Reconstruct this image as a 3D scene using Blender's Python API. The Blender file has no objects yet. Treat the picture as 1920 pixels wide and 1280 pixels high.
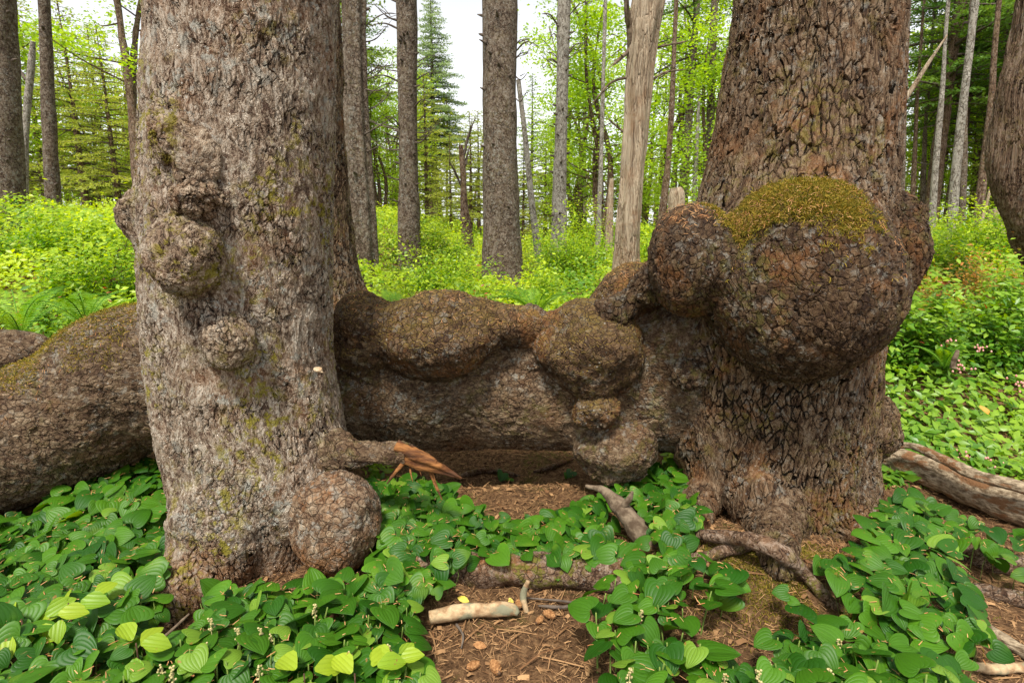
import bpy, bmesh, math, random
import numpy as np
R = math.radians
rng = np.random.default_rng(7)
random.seed(7)
scene = bpy.context.scene
col = scene.collection

# ------------------------------------------------------------ camera, sky, sun
H = 1.2; PITCH = R(11.2); FPX = 1066.7
cd = bpy.data.cameras.new("camera"); cam = bpy.data.objects.new("camera", cd); col.objects.link(cam)
cam.location = (0, 0, H); cam.rotation_euler = (R(90) - PITCH, 0, 0)
cd.lens = 20; cd.sensor_width = 36; cd.clip_start = 0.02; cd.clip_end = 3000
scene.camera = cam
SUN_EL, SUN_AZ = 60, 196            # azimuth clockwise from +Y (behind the camera, a little left)
w = bpy.data.worlds.new("World"); scene.world = w; w.use_nodes = True
nt = w.node_tree; nt.nodes.clear()
sky = nt.nodes.new("ShaderNodeTexSky"); sky.sky_type = 'NISHITA'; sky.sun_disc = False
sky.sun_elevation = R(SUN_EL); sky.sun_rotation = R(SUN_AZ); sky.dust_density = 1; sky.air_density = 1.0
hs = nt.nodes.new("ShaderNodeHueSaturation"); hs.inputs['Saturation'].default_value = 0.12
bg = nt.nodes.new("ShaderNodeBackground"); bg.inputs['Strength'].default_value = 0.10
out = nt.nodes.new("ShaderNodeOutputWorld")
nt.links.new(sky.outputs[0], hs.inputs['Color']); nt.links.new(hs.outputs[0], bg.inputs[0]); nt.links.new(bg.outputs[0], out.inputs[0])
sd = bpy.data.lights.new("sun", 'SUN'); sd.energy = 2.2; sd.angle = R(10); sd.color = (1, .95, .86)
so = bpy.data.objects.new("sun", sd); col.objects.link(so); so.location = (0, 0, 30)
so.rotation_euler = (R(90 - SUN_EL), 0, R(180 - SUN_AZ))
vs = scene.view_settings; vs.view_transform = 'Standard'; vs.look = 'None'; vs.gamma = 1; vs.exposure = 1.38
scene.cycles.max_bounces = 6; scene.cycles.transparent_max_bounces = 4

# ------------------------------------------------------------ projection maths
cp, sp = math.cos(PITCH), math.sin(PITCH)
def ray(px, py):
    dx, dy = (px - 960) / FPX, (640 - py) / FPX
    return np.array([dx, cp + dy * sp, -sp + dy * cp])
def at(px, py, Y):
    d = ray(px, py); return np.array([0, 0, H]) + d * (Y / d[1])
def depth(py, Y):
    return Y / ray(960, py)[1]
def m(px, py, Y):                    # pixels -> metres at that spot
    return px * depth(py, Y) / FPX
def gnd(px, py, z=0.0):
    d = ray(px, py); return np.array([0, 0, H]) + d * ((z - H) / d[2])
def project(P):
    q = P - np.array([0, 0, H]); f = q[:, 1] * cp - q[:, 2] * sp; u = q[:, 1] * sp + q[:, 2] * cp
    f = np.maximum(f, 1e-3)
    return 960 + FPX * q[:, 0] / f, 640 - FPX * u / f

# ------------------------------------------------------------ numpy noise
def _h(i, j, k, s):
    n = (i * 374761393 + j * 668265263 + k * 2147483647 + s * 1274126177) & 0xffffffff
    n = ((n ^ (n >> 13)) * 1274126177) & 0xffffffff
    n = ((n ^ (n >> 16)) * 2246822519) & 0xffffffff
    return ((n ^ (n >> 15)) & 0xffffff) / 0xffffff
def vn(p, s=0):
    i = np.floor(p).astype(np.int64); f = p - i; f = f * f * (3 - 2 * f); r = 0
    for a in (0, 1):
        for b in (0, 1):
            for c in (0, 1):
                wt = (f[:, 0] if a else 1 - f[:, 0]) * (f[:, 1] if b else 1 - f[:, 1]) * (f[:, 2] if c else 1 - f[:, 2])
                r = r + wt * _h(i[:, 0] + a, i[:, 1] + b, i[:, 2] + c, s)
    return r * 2 - 1
def fbm(p, s=0, o=4):
    r = 0; a = 1.0
    for k in range(o): r = r + a * vn(p * 2 ** k + 17.3 * k, s + k); a *= .5
    return r
def S(t): t = np.clip(t, 0, 1); return t * t * (3 - 2 * t)
def gz(x, y):
    x = np.asarray(x, float); y = np.asarray(y, float); x, y = np.broadcast_arrays(x, y)
    z = np.interp(y, [0, 3.1, 6, 12, 20, 60], [0, 0, .34, .5, .58, .8])
    z = z + .72 * S((-x - .8) / 2.5) * S((y - 2.8) / 3)
    z = z + .12 * np.exp(-((x - .85) / .38) ** 2 - ((y - 1.78) / .28) ** 2)
    z = z + .30 * S((x - 1.5) / 1.2) * S((y - 2.4) / 1.5) - .06 * S((x - 1.25) / .6) * S((2.2 - y) / .8)
    z = z - .27 * S((y - 2.45) / .6) * (1 - S((y - 3.7) / .8)) * S((x + 1.1) / .5) * (1 - S((x - .9) / .4))
    p = np.stack([x.ravel(), y.ravel(), x.ravel() * 0], 1)
    n = .03 * vn(p * 2.2, 3) + .012 * fbm(p * 9, 5, 3)
    return z + n.reshape(x.shape)

def gp(px, py, off=0.0):
    z = 0.0
    for _ in range(12): P = gnd(px, py, z); z = .5 * z + .5 * (float(gz(P[0], P[1])) + off)
    return gnd(px, py, z)

# ------------------------------------------------------------ mesh helpers
def mk(name, V, F, mat, parent=None, smooth=True, attrs=None, uv=None, origin=None):
    V = np.asarray(V, float).reshape(-1, 3)
    if not isinstance(F, (list, tuple)): F = [F]
    F = [np.asarray(f, np.int64) for f in F if len(f)]
    off = np.zeros(3)
    if parent is not None: off = np.array(parent.location)
    elif origin is not None: off = np.array(origin)
    V = V - off
    me = bpy.data.meshes.new(name); me.vertices.add(len(V)); me.vertices.foreach_set('co', V.astype(np.float32).ravel())
    idx = np.concatenate([f.ravel() for f in F]); cnt = np.concatenate([np.full(len(f), f.shape[1]) for f in F])
    me.loops.add(len(idx)); me.loops.foreach_set('vertex_index', idx.astype(np.int32))
    me.polygons.add(len(cnt)); st = np.concatenate([[0], np.cumsum(cnt)[:-1]])
    me.polygons.foreach_set('loop_start', st.astype(np.int32))
    me.polygons.foreach_set('use_smooth', np.full(len(cnt), smooth))
    if attrs:
        for k, a in attrs.items():
            at_ = me.attributes.new(k, 'FLOAT', 'POINT'); at_.data.foreach_set('value', np.asarray(a, np.float32))
    if uv is not None:
        l = me.uv_layers.new(name='UVMap'); l.data.foreach_set('uv', uv[idx].astype(np.float32).ravel())
    me.update(calc_edges=True); me.validate()
    me.materials.append(mat)
    o = bpy.data.objects.new(name, me); col.objects.link(o)
    if parent is not None: o.parent = parent
    elif origin is not None: o.location = origin
    return o
def sub(name, V, F, mat, part, root, **k):    # a sub-part: child of a part whose own location is 0
    o = mk(name, V, F, mat, root, **k); o.parent = part; return o
def tag(o, label=None, cat=None, group=None, kind=None):
    if label: o['label'] = label
    if cat: o['category'] = cat
    if group: o['group'] = group
    if kind: o['kind'] = kind
    return o
def thing(name, loc, label, cat, group=None):
    o = bpy.data.objects.new(name, None); o.empty_display_size = .1; col.objects.link(o); o.location = [float(v) for v in loc]
    bpy.context.view_layer.update() if False else None
    return tag(o, label, cat, group)
def catmull(P, n):
    P = np.asarray(P, float)
    if len(P) == 2: return P[0] + (P[1] - P[0]) * np.linspace(0, 1, n)[:, None]
    Q = np.vstack([2 * P[0] - P[1], P, 2 * P[-1] - P[-2]])
    seg = np.linalg.norm(np.diff(P[:, :3], axis=0), axis=1); cum = np.concatenate([[0], np.cumsum(seg)]); cum /= cum[-1]
    t = np.linspace(0, 1, n); i = np.clip(np.searchsorted(cum, t, side='right') - 1, 0, len(P) - 2)
    u = ((t - cum[i]) / np.maximum(cum[i + 1] - cum[i], 1e-9))[:, None]
    a, b, c, d = Q[i], Q[i + 1], Q[i + 2], Q[i + 3]
    return .5 * (2 * b + (c - a) * u + (2 * a - 5 * b + 4 * c - d) * u ** 2 + (-a + 3 * b - 3 * c + d) * u ** 3)
def tube(ctrl, nu=24, nv=40, mod=None, cap=True):
    """ctrl rows x,y,z,r -> vertices, [quads, tris]"""
    C = catmull(ctrl, nv); P = C[:, :3]; r = np.maximum(C[:, 3], 1e-4)
    T = np.gradient(P, axis=0); T /= np.linalg.norm(T, axis=1)[:, None] + 1e-12
    N = np.zeros_like(T); ref = np.array([1., 0, 0]) if abs(T[0, 0]) < .8 else np.array([0, 0, 1.])
    n = ref - T[0] * ref.dot(T[0]); n /= np.linalg.norm(n)
    for k in range(nv):
        n = n - T[k] * n.dot(T[k]); n /= np.linalg.norm(n) + 1e-12; N[k] = n
    B = np.cross(T, N); th = np.linspace(0, 2 * np.pi, nu, endpoint=False)
    D = np.cos(th)[None, :, None] * N[:, None] + np.sin(th)[None, :, None] * B[:, None]
    rr = np.repeat(r[:, None], nu, 1)
    if mod is not None:
        X = P[:, None] + D * rr[..., None]
        rr = mod(X.reshape(-1, 3), D.reshape(-1, 3), rr.ravel(), np.repeat(np.linspace(0, 1, nv), nu), np.tile(th, nv)).reshape(nv, nu)
    V = (P[:, None] + D * rr[..., None]).reshape(-1, 3)
    k, j = np.meshgrid(np.arange(nv - 1), np.arange(nu), indexing='ij'); j2 = (j + 1) % nu
    F = np.stack([k * nu + j, k * nu + j2, (k + 1) * nu + j2, (k + 1) * nu + j], -1).reshape(-1, 4)
    tris = []
    if cap:
        a = len(V); V = np.vstack([V, P[0], P[-1]]); jj = np.arange(nu); j2 = (jj + 1) % nu
        tris = np.vstack([np.stack([np.full(nu, a), j2, jj], 1), np.stack([np.full(nu, a + 1), (nv - 1) * nu + jj, (nv - 1) * nu + j2], 1)])
    return V, [F, tris]
def joinm(parts):
    V = []; F4 = []; F3 = []; o = 0
    for v, f in parts:
        for q in (f if isinstance(f, (list, tuple)) else [f]):
            if len(q): (F4 if q.shape[1] == 4 else F3).append(q + o)
        V.append(v); o += len(v)
    return np.vstack(V), [np.vstack(F4) if F4 else [], np.vstack(F3) if F3 else []]
_ico = {}
def ico(n):
    if n not in _ico:
        bm = bmesh.new(); bmesh.ops.create_icosphere(bm, subdivisions=n, radius=1)
        V = np.array([v.co[:] for v in bm.verts]); F = np.array([[v.index for v in f.verts] for f in bm.faces]); bm.free()
        V /= np.linalg.norm(V, axis=1)[:, None]; _ico[n] = (V, F)
    return _ico[n]
def ellip(c, rad, n=5, rot=0.0, amp=.08, fr=1.7, seed=0, fine=.015, fn=None):
    """lumpy ellipsoid; rad = (rx, ry, rz), rot about Y (in the picture plane)"""
    U, F = ico(n); c = np.asarray(c, float); rad = np.asarray(rad, float)
    k = 1 + amp * vn(U * fr + seed * 7.1, seed) + fine * fbm(U * 6 + seed * 3.3, seed + 9, 3)
    if fn is not None: k = k * fn(U)
    V = U * rad * k[:, None]; a = rot
    x = V[:, 0] * math.cos(a) + V[:, 2] * math.sin(a); z = -V[:, 0] * math.sin(a) + V[:, 2] * math.cos(a)
    V = np.stack([x, V[:, 1], z], 1)
    return V + c, [F]

# ------------------------------------------------------------ materials
class NT:
    def __init__(s, name):
        s.m = bpy.data.materials.new(name); s.m.use_nodes = True; s.t = s.m.node_tree; s.t.nodes.clear()
        s.out = s.n('ShaderNodeOutputMaterial')
    def n(s, ty, **k):
        x = s.t.nodes.new(ty)
        for a, b in k.items(): setattr(x, a, b)
        return x
    def l(s, a, b): s.t.links.new(a, b)
    def setin(s, node, i, v):
        if v is None: return
        if hasattr(v, 'is_linked') or isinstance(v, bpy.types.NodeSocket): s.l(v, node.inputs[i])
        else: node.inputs[i].default_value = v
    def math(s, op, a, b=None, c=None, clamp=False):
        x = s.n('ShaderNodeMath', operation=op, use_clamp=clamp)
        for i, v in enumerate((a, b, c)): s.setin(x, i, v)
        return x.outputs[0]
    def vm(s, op, a, b=None, scale=None):
        x = s.n('ShaderNodeVectorMath', operation=op); s.setin(x, 0, a)
        if b is not None: s.setin(x, 1, b)
        if scale is not None: s.setin(x, 3, scale)
        return x.outputs['Value'] if op in ('DOT_PRODUCT', 'LENGTH') else x.outputs[0]
    def noise(s, co, scale, detail=4, rough=.55, color=False, dist=0):
        x = s.n('ShaderNodeTexNoise'); s.l(co, x.inputs['Vector']); x.inputs['Scale'].default_value = scale
        x.inputs['Detail'].default_value = detail; x.inputs['Roughness'].default_value = rough; x.inputs['Distortion'].default_value = dist
        return x.outputs['Color'] if color else x.outputs[0]
    def vor(s, co, scale, feat='F1', rand=1.0):
        x = s.n('ShaderNodeTexVoronoi', feature=feat); s.l(co, x.inputs['Vector']); x.inputs['Scale'].default_value = scale
        x.inputs['Randomness'].default_value = rand; return x
    def mr(s, v, a, b, c=0., d=1., smooth=True):
        x = s.n('ShaderNodeMapRange', interpolation_type='SMOOTHSTEP' if smooth else 'LINEAR')
        s.setin(x, 0, v)
        for i, q in enumerate((a, b, c, d)): x.inputs[1 + i].default_value = q
        return x.outputs[0]
    def mix(s, f, a, b, mode='MIX'):
        x = s.n('ShaderNodeMix', data_type='RGBA', blend_type=mode)
        s.setin(x, 0, f)
        for i, v in ((6, a), (7, b)):
            if isinstance(v, tuple): v = (*v[:3], 1)
            s.setin(x, i, v)
        return x.outputs[2]
    def ramp(s, v, stops, interp='LINEAR'):
        x = s.n('ShaderNodeValToRGB'); s.l(v, x.inputs[0]); cr = x.color_ramp; cr.interpolation = interp
        while len(cr.elements) < len(stops): cr.elements.new(.5)
        for e, (p, c) in zip(cr.elements, stops): e.position = p; e.color = (*c, 1)
        return x.outputs[0]
    def pbsdf(s, color, rough=.8, spec=.3, normal=None):
        b = s.n('ShaderNodeBsdfPrincipled'); s.setin(b, 'Base Color', (*color, 1) if isinstance(color, tuple) else color)
        s.setin(b, 'Roughness', rough); b.inputs['Specular IOR Level'].default_value = spec
        if normal is not None: s.l(normal, b.inputs['Normal'])
        return b

def bark(name, stops, stretch=(1, 1, .42), S1=22, S2=60, a1=.010, a2=.006, a3=.004, a4=.004, warp=.05, moss=0.0, mosscol=(.16, .14, .015),
         lichen=.25, orange=0.0, fissure=(.045, .028, .018), spots=0.3, offset=(0, 0, 0), stain=0.0, pits=0.0, disp=True, moss_up=False, sat=1.0, cw=(.39, .62), smear=1.0):
    s = NT(name)
    tc = s.n('ShaderNodeTexCoord').outputs['Object']
    base = s.vm('ADD', tc, offset)
    st = s.vm('MULTIPLY', base, stretch)
    wn = s.vm('SUBTRACT', s.noise(st, 9, 3, .6, color=True), (.5, .5, .5))
    co = s.vm('ADD', st, s.vm('SCALE', wn, scale=warp))
    wn2 = s.vm('SUBTRACT', s.noise(base, 1.7, 2, .5, color=True), (.5, .5, .5))
    co = s.vm('ADD', co, s.vm('SCALE', wn2, scale=.12))
    # plates of two sizes: each one stands off by its own amount and tilts, like a loose flake
    e1 = s.vor(co, S1, 'DISTANCE_TO_EDGE').outputs['Distance']
    v1 = s.vor(co, S1); c1 = v1.outputs['Color']
    e2 = s.vor(co, S2, 'DISTANCE_TO_EDGE').outputs['Distance']
    v2 = s.vor(co, S2); c2 = v2.outputs['Color']
    r1 = s.vm('DOT_PRODUCT', c1, (.33, .33, .34)); r2 = s.vm('DOT_PRODUCT', c2, (.5, .3, .2))
    rel1 = s.vm('SCALE', s.vm('SUBTRACT', co, v1.outputs['Position']), scale=float(S1))
    t1 = s.vm('DOT_PRODUCT', rel1, s.vm('SUBTRACT', c1, (.5, .5, .5)))
    rel2 = s.vm('SCALE', s.vm('SUBTRACT', co, v2.outputs['Position']), scale=float(S2))
    t2 = s.vm('DOT_PRODUCT', rel2, s.vm('SUBTRACT', c2, (.5, .5, .5)))
    wid = s.noise(base, 7, 2, .5)
    k1 = s.mr(e1, 0.0, .075 if smear == 1.0 else .11); k2 = s.mr(e2, 0.0, .10)
    crack = s.mr(wid, *cw)                                # cracks open wide in places, close in others
    k1c = s.math('SUBTRACT', 1.0, s.math('MULTIPLY', s.math('SUBTRACT', 1.0, k1), crack))
    fn = s.noise(co, 60, 8, .72); mn = s.noise(co, 14, 4, .6)
    def terrace(sc, lv, off):                                 # overlapping scales: a noise cut into steps
        q = s.math('MULTIPLY', s.noise(s.vm('ADD', co, off), sc, 3, .55, dist=.3), lv); fl = s.math('FLOOR', q)
        return s.math('MULTIPLY', s.math('ADD', fl, s.mr(s.math('SUBTRACT', q, fl), 0, .22)), 1.0 / lv), fl
    ta, fa = terrace(S1 * .62, 11.0, (3, 5, 1)); tb, fb = terrace(S2 * .6, 8.0, (7, 2, 9))
    h = s.math('MULTIPLY', k1c, a1)
    h = s.math('MULTIPLY_ADD', ta, a2 * 4.5, h)
    h = s.math('MULTIPLY_ADD', tb, a3 * 3.0, h)
    h = s.math('MULTIPLY_ADD', s.math('ADD', r1, s.math('MULTIPLY', t1, .7)), a2 * .55, h)
    h = s.math('MULTIPLY_ADD', k2, a3 * .35, h)
    h = s.math('MULTIPLY_ADD', fn, a4 * 2.2, h)
    h = s.math('MULTIPLY_ADD', mn, a4 * 2.0, h)
    if pits:
        pv = s.vor(base, 7.5).outputs['Distance']
        pk = s.mr(pv, .16, .27); h = s.math('MULTIPLY_ADD', pk, pits, h)
    # colour
    cn = s.noise(co, 30, 5, .7)
    wh = s.n('ShaderNodeTexWhiteNoise', noise_dimensions='2D'); cx = s.n('ShaderNodeCombineXYZ'); s.l(fa, cx.inputs[0]); s.l(fb, cx.inputs[1]); s.l(cx.outputs[0], wh.inputs[0])
    cv = s.math('MULTIPLY_ADD', wh.outputs[0], .28 * smear, s.math('MULTIPLY_ADD', cn, .62, .14 * (1 - smear) - .17 * (1 - smear)))
    cv = s.math('ADD', cv, s.math('MULTIPLY', s.math('SUBTRACT', s.noise(co, 150, 4, .7), .5), .5))
    cv = s.math('MULTIPLY_ADD', r1, .15 + .20 * (1 - smear), cv); cv = s.math('MULTIPLY_ADD', r2, .14, cv)
    c = s.ramp(cv, stops)
    big = s.noise(base, 3.2, 4, .6)
    if orange: c = s.mix(s.math('MULTIPLY', s.mr(s.noise(s.vm('ADD', base, (3, 1, 7)), 4.5, 5, .65), .50, .66), orange), c, (.22, .085, .022))
    lm = s.math('MULTIPLY', s.mr(s.noise(s.vm('ADD', base, (9, 4, 2)), 26, 6, .7), .53, .60), s.mr(big, .38, .6))
    c = s.mix(s.math('MULTIPLY', lm, lichen), c, (.30, .30, .26))
    sv = s.vor(base, 38).outputs['Distance']
    c = s.mix(s.math('MULTIPLY', s.mr(sv, .20, .10), s.math('MULTIPLY', s.mr(s.noise(base, 5, 3), .5, .62), spots)), c, (.42, .42, .38))
    c = s.mix(s.math('MULTIPLY', s.math('SUBTRACT', 1.0, k1c), .55), c, fissure)
    if stain:
        zz = s.n('ShaderNodeSeparateXYZ'); s.l(tc, zz.inputs[0])
        c = s.mix(s.mr(s.math('MULTIPLY_ADD', s.noise(base, 7, 5, .65), -.5, s.math('ADD', zz.outputs[2], .25)), stain, 0.0, 0, .45), c, s.mix(cn, (.10, .038, .012), (.30, .13, .035)))
    if moss:
        mf = s.math('MULTIPLY', s.mr(s.noise(s.vm('ADD', base, (1, 8, 5)), 24, 6, .75), .50, .58), s.mr(s.noise(s.vm('ADD', base, (5, 5, 1)), 3.0, 3, .6), .44, .60))
        c = s.mix(s.math('MULTIPLY', mf, moss), c, mosscol)
    if moss_up:
        g = s.n('ShaderNodeNewGeometry'); nz = s.n('ShaderNodeSeparateXYZ'); s.l(g.outputs['Normal'], nz.inputs[0])
        up = s.math('MULTIPLY_ADD', s.noise(base, 9, 5, .7), .9, nz.outputs[2])
        c = s.mix(s.mr(up, 1.18, 1.40), c, s.mix(s.noise(base, 60, 4), (.10, .075, .012), (.24, .15, .03)))
    if sat != 1.0:
        hsn = s.n('ShaderNodeHueSaturation'); hsn.inputs['Saturation'].default_value = sat; s.l(c, hsn.inputs['Color']); c = hsn.outputs[0]
    if disp:
        b = s.pbsdf(c, .82, .25)
        d = s.n('ShaderNodeDisplacement'); d.inputs['Midlevel'].default_value = 0; d.inputs['Scale'].default_value = 1
        s.l(s.math('SUBTRACT', h, a1 + a2 * 2.4 + a3 * 1.6 + a4 * 2.0 + pits), d.inputs['Height']); s.l(d.outputs[0], s.out.inputs['Displacement'])
        s.m.displacement_method = 'BOTH'
    else:
        bp = s.n('ShaderNodeBump'); bp.inputs['Distance'].default_value = 1.0; bp.inputs['Strength'].default_value = 1; s.l(h, bp.inputs['Height'])
        b = s.pbsdf(c, .85, .2, bp.outputs[0])
    s.l(b.outputs[0], s.out.inputs['Surface'])
    return s.m

def leafmat(name, ca, cb, trans=.35, rough=.5, spec=.4, veins=0, hue=None, third=None, spots=0):
    s = NT(name)
    a = s.n('ShaderNodeAttribute', attribute_name='tint').outputs['Fac']
    c = s.mix(a, ca, cb)
    if third: c = s.mix(s.mr(a, .945, .96), c, third)
    tc = s.n('ShaderNodeTexCoord').outputs['Object']
    c = s.mix(.35, c, s.mix(s.noise(tc, 12, 3), (.02, .02, .01), (1, 1, .9)), 'SOFT_LIGHT')
    nrm = None
    if spots:
        c = s.mix(s.math('MULTIPLY', s.mr(s.noise(tc, 42, 3, .6), .66, .70), spots), c, (.30, .16, .04))
    if veins:
        uv = s.n('ShaderNodeUVMap').outputs[0]; sx = s.n('ShaderNodeSeparateXYZ'); s.l(uv, sx.inputs[0])
        wv = s.math('SINE', s.math('MULTIPLY', sx.outputs[0], veins * 2 * math.pi))
        rib = s.math('POWER', s.math('ABSOLUTE', wv), .6)
        c = s.mix(s.mr(rib, .30, .0, 0, .22), c, (.012, .06, .006))
        bp = s.n('ShaderNodeBump'); bp.inputs['Distance'].default_value = .0009; bp.inputs['Strength'].default_value = 1
        s.l(rib, bp.inputs['Height']); nrm = bp.outputs[0]
    if veins:
        ed = s.math('ABSOLUTE', s.math('MULTIPLY_ADD', sx.outputs[0], 2.0, -1.0)); g_ = s.noise(tc, 25, 3, .6)
        c = s.mix(s.math('MULTIPLY', s.mr(s.math('MULTIPLY_ADD', g_, .9, ed), 1.50, 1.62), .55), c, (.32, .20, .05))
        c = s.mix(s.math('MULTIPLY', s.mr(s.noise(tc, 9, 2, .5), .60, .72), .40), c, (.16, .28, .02))
    b = s.pbsdf(c, rough, spec, nrm)
    t = s.n('ShaderNodeBsdfTranslucent'); s.l(s.mix(.5, c, (.5, .75, .05), 'MULTIPLY') if False else c, t.inputs[0])
    hsn = s.n('ShaderNodeHueSaturation'); hsn.inputs['Value'].default_value = 1.6; hsn.inputs['Saturation'].default_value = 1.1; hsn.inputs['Hue'].default_value = .485
    s.l(c, hsn.inputs['Color']); s.l(hsn.outputs[0], t.inputs[0])
    mx = s.n('ShaderNodeMixShader'); mx.inputs[0].default_value = trans; s.l(b.outputs[0], mx.inputs[1]); s.l(t.outputs[0], mx.inputs[2])
    s.l(mx.outputs[0], s.out.inputs['Surface'])
    return s.m
def simple(name, ca, cb, scale=20, rough=.85, bump=.003, stretch=(1, 1, 1), attr=False, spec=.2, third=None):
    s = NT(name); tc = s.vm('MULTIPLY', s.n('ShaderNodeTexCoord').outputs['Object'], stretch)
    n = s.noise(tc, scale, 6, .65); f = s.mr(n, .35, .65)
    if attr: f = s.n('ShaderNodeAttribute', attribute_name='tint').outputs['Fac']
    c = s.mix(f, ca, cb)
    if third: c = s.mix(s.mr(s.noise(s.vm('ADD', tc, (4, 2, 9)), scale * .4, 4, .6), .5, .6), c, third)
    bp = s.n('ShaderNodeBump'); bp.inputs['Distance'].default_value = bump; bp.inputs['Strength'].default_value = 1; s.l(n, bp.inputs['Height'])
    b = s.pbsdf(c, rough, spec, bp.outputs[0]); s.l(b.outputs[0], s.out.inputs['Surface']); return s.m

GREY = [(.44, (.052, .030, .020)), (.54, (.115, .080, .055)), (.66, (.19, .145, .105)), (.78, (.32, .28, .23))]
BROWN = [(.44, (.034, .016, .009)), (.54, (.080, .043, .023)), (.66, (.145, .088, .052)), (.78, (.25, .18, .13))]
M = {}
def tone(P, r, g, b): return [(p, (c[0] * r, c[1] * g, c[2] * b)) for p, c in P]
M['left'] = bark('grey scaly bark', tone(GREY, 1.25, 1.22, 1.18), (1, 1, .5), 52, 125, .011, .0058, .0030, .0028, moss=.85, mosscol=(.20, .17, .010), lichen=.75, orange=.25, spots=.6, warp=.07, stain=.20)
M['left_burl'] = bark('left burl bark', tone(GREY, 1.1, 1.0, .88), (1, 1, .8), 44, 110, .010, .0055, .0028, .003, moss=.9, mosscol=(.18, .15, .012), lichen=.3, orange=.35, spots=.3, warp=.09)
M['orange_burl'] = bark('ochre burl bark', tone(GREY, 1.15, 1.02, .86), (1, 1, .9), 42, 105, .0050, .0030, .0022, .0022, lichen=.5, stain=.28, orange=.8, spots=.7, warp=.055, cw=(.15, .42), smear=.5)
M['right'] = bark('deep brown furrowed bark', tone(BROWN, .78, .77, .67), (1, 1, .32), 42, 110, .021, .0070, .0030, .0026, moss=.4, mosscol=(.15, .13, .010), lichen=.4, orange=.4, spots=.3, warp=.06, cw=(.30, .55))
M['log'] = bark('mottled horizontal bark', tone(GREY, .82, .71, .56), (.7, 1, 1), 48, 115, .006, .0050, .0028, .0032, moss=.3, mosscol=(.12, .12, .012), lichen=.5, orange=.2, spots=.35, pits=.009, warp=.07, cw=(.30, .55), smear=.6)
M['burl'] = bark('brown burl bark', tone(BROWN, .74, .71, .58), (1, 1, .9), 40, 100, .0055, .0032, .0020, .0020, moss=.2, lichen=.3, orange=.5, spots=.5, moss_up=True, warp=.055, cw=(.15, .42), smear=.4)
M['big'] = bark('big burl bark', tone(BROWN, .56, .54, .43), (1, 1, .8), 38, 96, .0085, .0042, .0024, .0024, moss=.35, mosscol=(.10, .10, .012), lichen=.35, orange=.4, spots=.3, warp=.055, cw=(.18, .46), smear=.5)
M['far'] = bark('far spruce bark', tone(GREY, .72, .68, .64), (1, 1, .8), 26, 60, .014, .008, .006, .004, moss=.15, lichen=.5, spots=1., disp=False)
M['far_brown'] = bark('far brown bark', BROWN, (1, 1, .5), 26, 60, .014, .008, .006, .004, moss=.3, lichen=.3, spots=.3, disp=False)
M['pale'] = bark('pale lichened bark', [(.44, (.09, .07, .05)), (.56, (.18, .155, .12)), (.72, (.34, .31, .26))], (1, 1, .6), 20, 50, .01, .006, .006, .004, lichen=.6, spots=.9, disp=False)
M['cedar'] = bark('stringy red brown bark', tone(BROWN, .95, .95, .95), (1, 1, .07), 60, 120, .012, .006, .004, .003, moss=.2, lichen=.3, spots=.05, warp=.05)
M['snag'] = bark('bare weathered wood', [(.44, (.17, .115, .07)), (.56, (.32, .235, .15)), (.76, (.46, .37, .26))], (1, 1, .05), 46, 120, .008, .005, .004, .003, lichen=.15, orange=.3, spots=0, fissure=(.12, .08, .05), warp=.03, disp=False)
M['deadwood'] = simple('dead branch wood', (.07, .046, .028), (.20, .15, .10), 30, bump=.004)
M['twig'] = simple('dark twig wood', (.06, .045, .035), (.14, .11, .085), 30, bump=.002)
M['oldlog'] = simple('old weathered log wood', (.12, .08, .045), (.42, .33, .22), 16, stretch=(.22, 2.0, 5), bump=.02, third=(.20, .10, .045))
M['palestick'] = simple('pale peeling stick', (.26, .15, .075), (.52, .38, .22), 26, bump=.005, third=(.20, .19, .12))
M['splinter'] = simple('orange splintered wood', (.075, .026, .009), (.28, .12, .038), 14, stretch=(.5, 3, 3), bump=.008, third=(.09, .04, .02))
M['root'] = bark('root bark', BROWN, (1, 1, 1), 40, 90, .004, .003, .002, .002, moss=.9, mosscol=(.12, .11, .015), lichen=.15, orange=.5, disp=False)
M['bed'] = leafmat('glossy heart leaf', (.016, .082, .004), (.078, .205, .009), .30, .46, .30, veins=4, spots=.8, third=(.17, .30, .03))
M['lime'] = leafmat('yellow green leaf', (.15, .30, .012), (.36, .46, .03), .35, .45, .4, spots=1.0, veins=3)
M['salal'] = leafmat('bright shrub leaf', (.09, .24, .010), (.54, .66, .03), .45, .40, .45)
M['salal_near'] = leafmat('shrub leaf', (.07, .20, .015), (.34, .50, .04), .38, .38, .45, third=(.34, .10, .035))
M['red_shrub'] = leafmat('reddish shrub leaf', (.20, .22, .03), (.50, .20, .05), .4, .5, .3)
M['fern'] = leafmat('fern frond leaf', (.10, .26, .02), (.26, .44, .04), .4, .5, .3)
M['dryfern'] = leafmat('dry rust frond', (.30, .09, .03), (.45, .18, .06), .2, .7, .1)
M['conifer'] = leafmat('spruce needles', (.09, .17, .03), (.30, .40, .07), .35, .6, .2)
M['conifer_dark'] = leafmat('dark spruce needles', (.05, .13, .022), (.20, .33, .05), .3, .6, .2)
M['conifer_pale'] = leafmat('yellow green spruce needles', (.18, .25, .04), (.46, .50, .09), .4, .6, .2)
M['conifer_grey'] = leafmat('grey green far needles', (.18, .27, .12), (.36, .46, .20), .35, .6, .2)
M['broad'] = leafmat('bright broad leaf', (.18, .34, .03), (.46, .62, .07), .5, .5, .3)
M['stem'] = simple('brown stem', (.05, .025, .015), (.12, .07, .04), 40, bump=.001)
M['gstem'] = simple('green stem', (.10, .16, .03), (.18, .24, .05), 40, bump=.001)
M['flower'] = simple('cream flower spike', (.30, .26, .10), (.50, .42, .20), 90, bump=.002)
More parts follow.
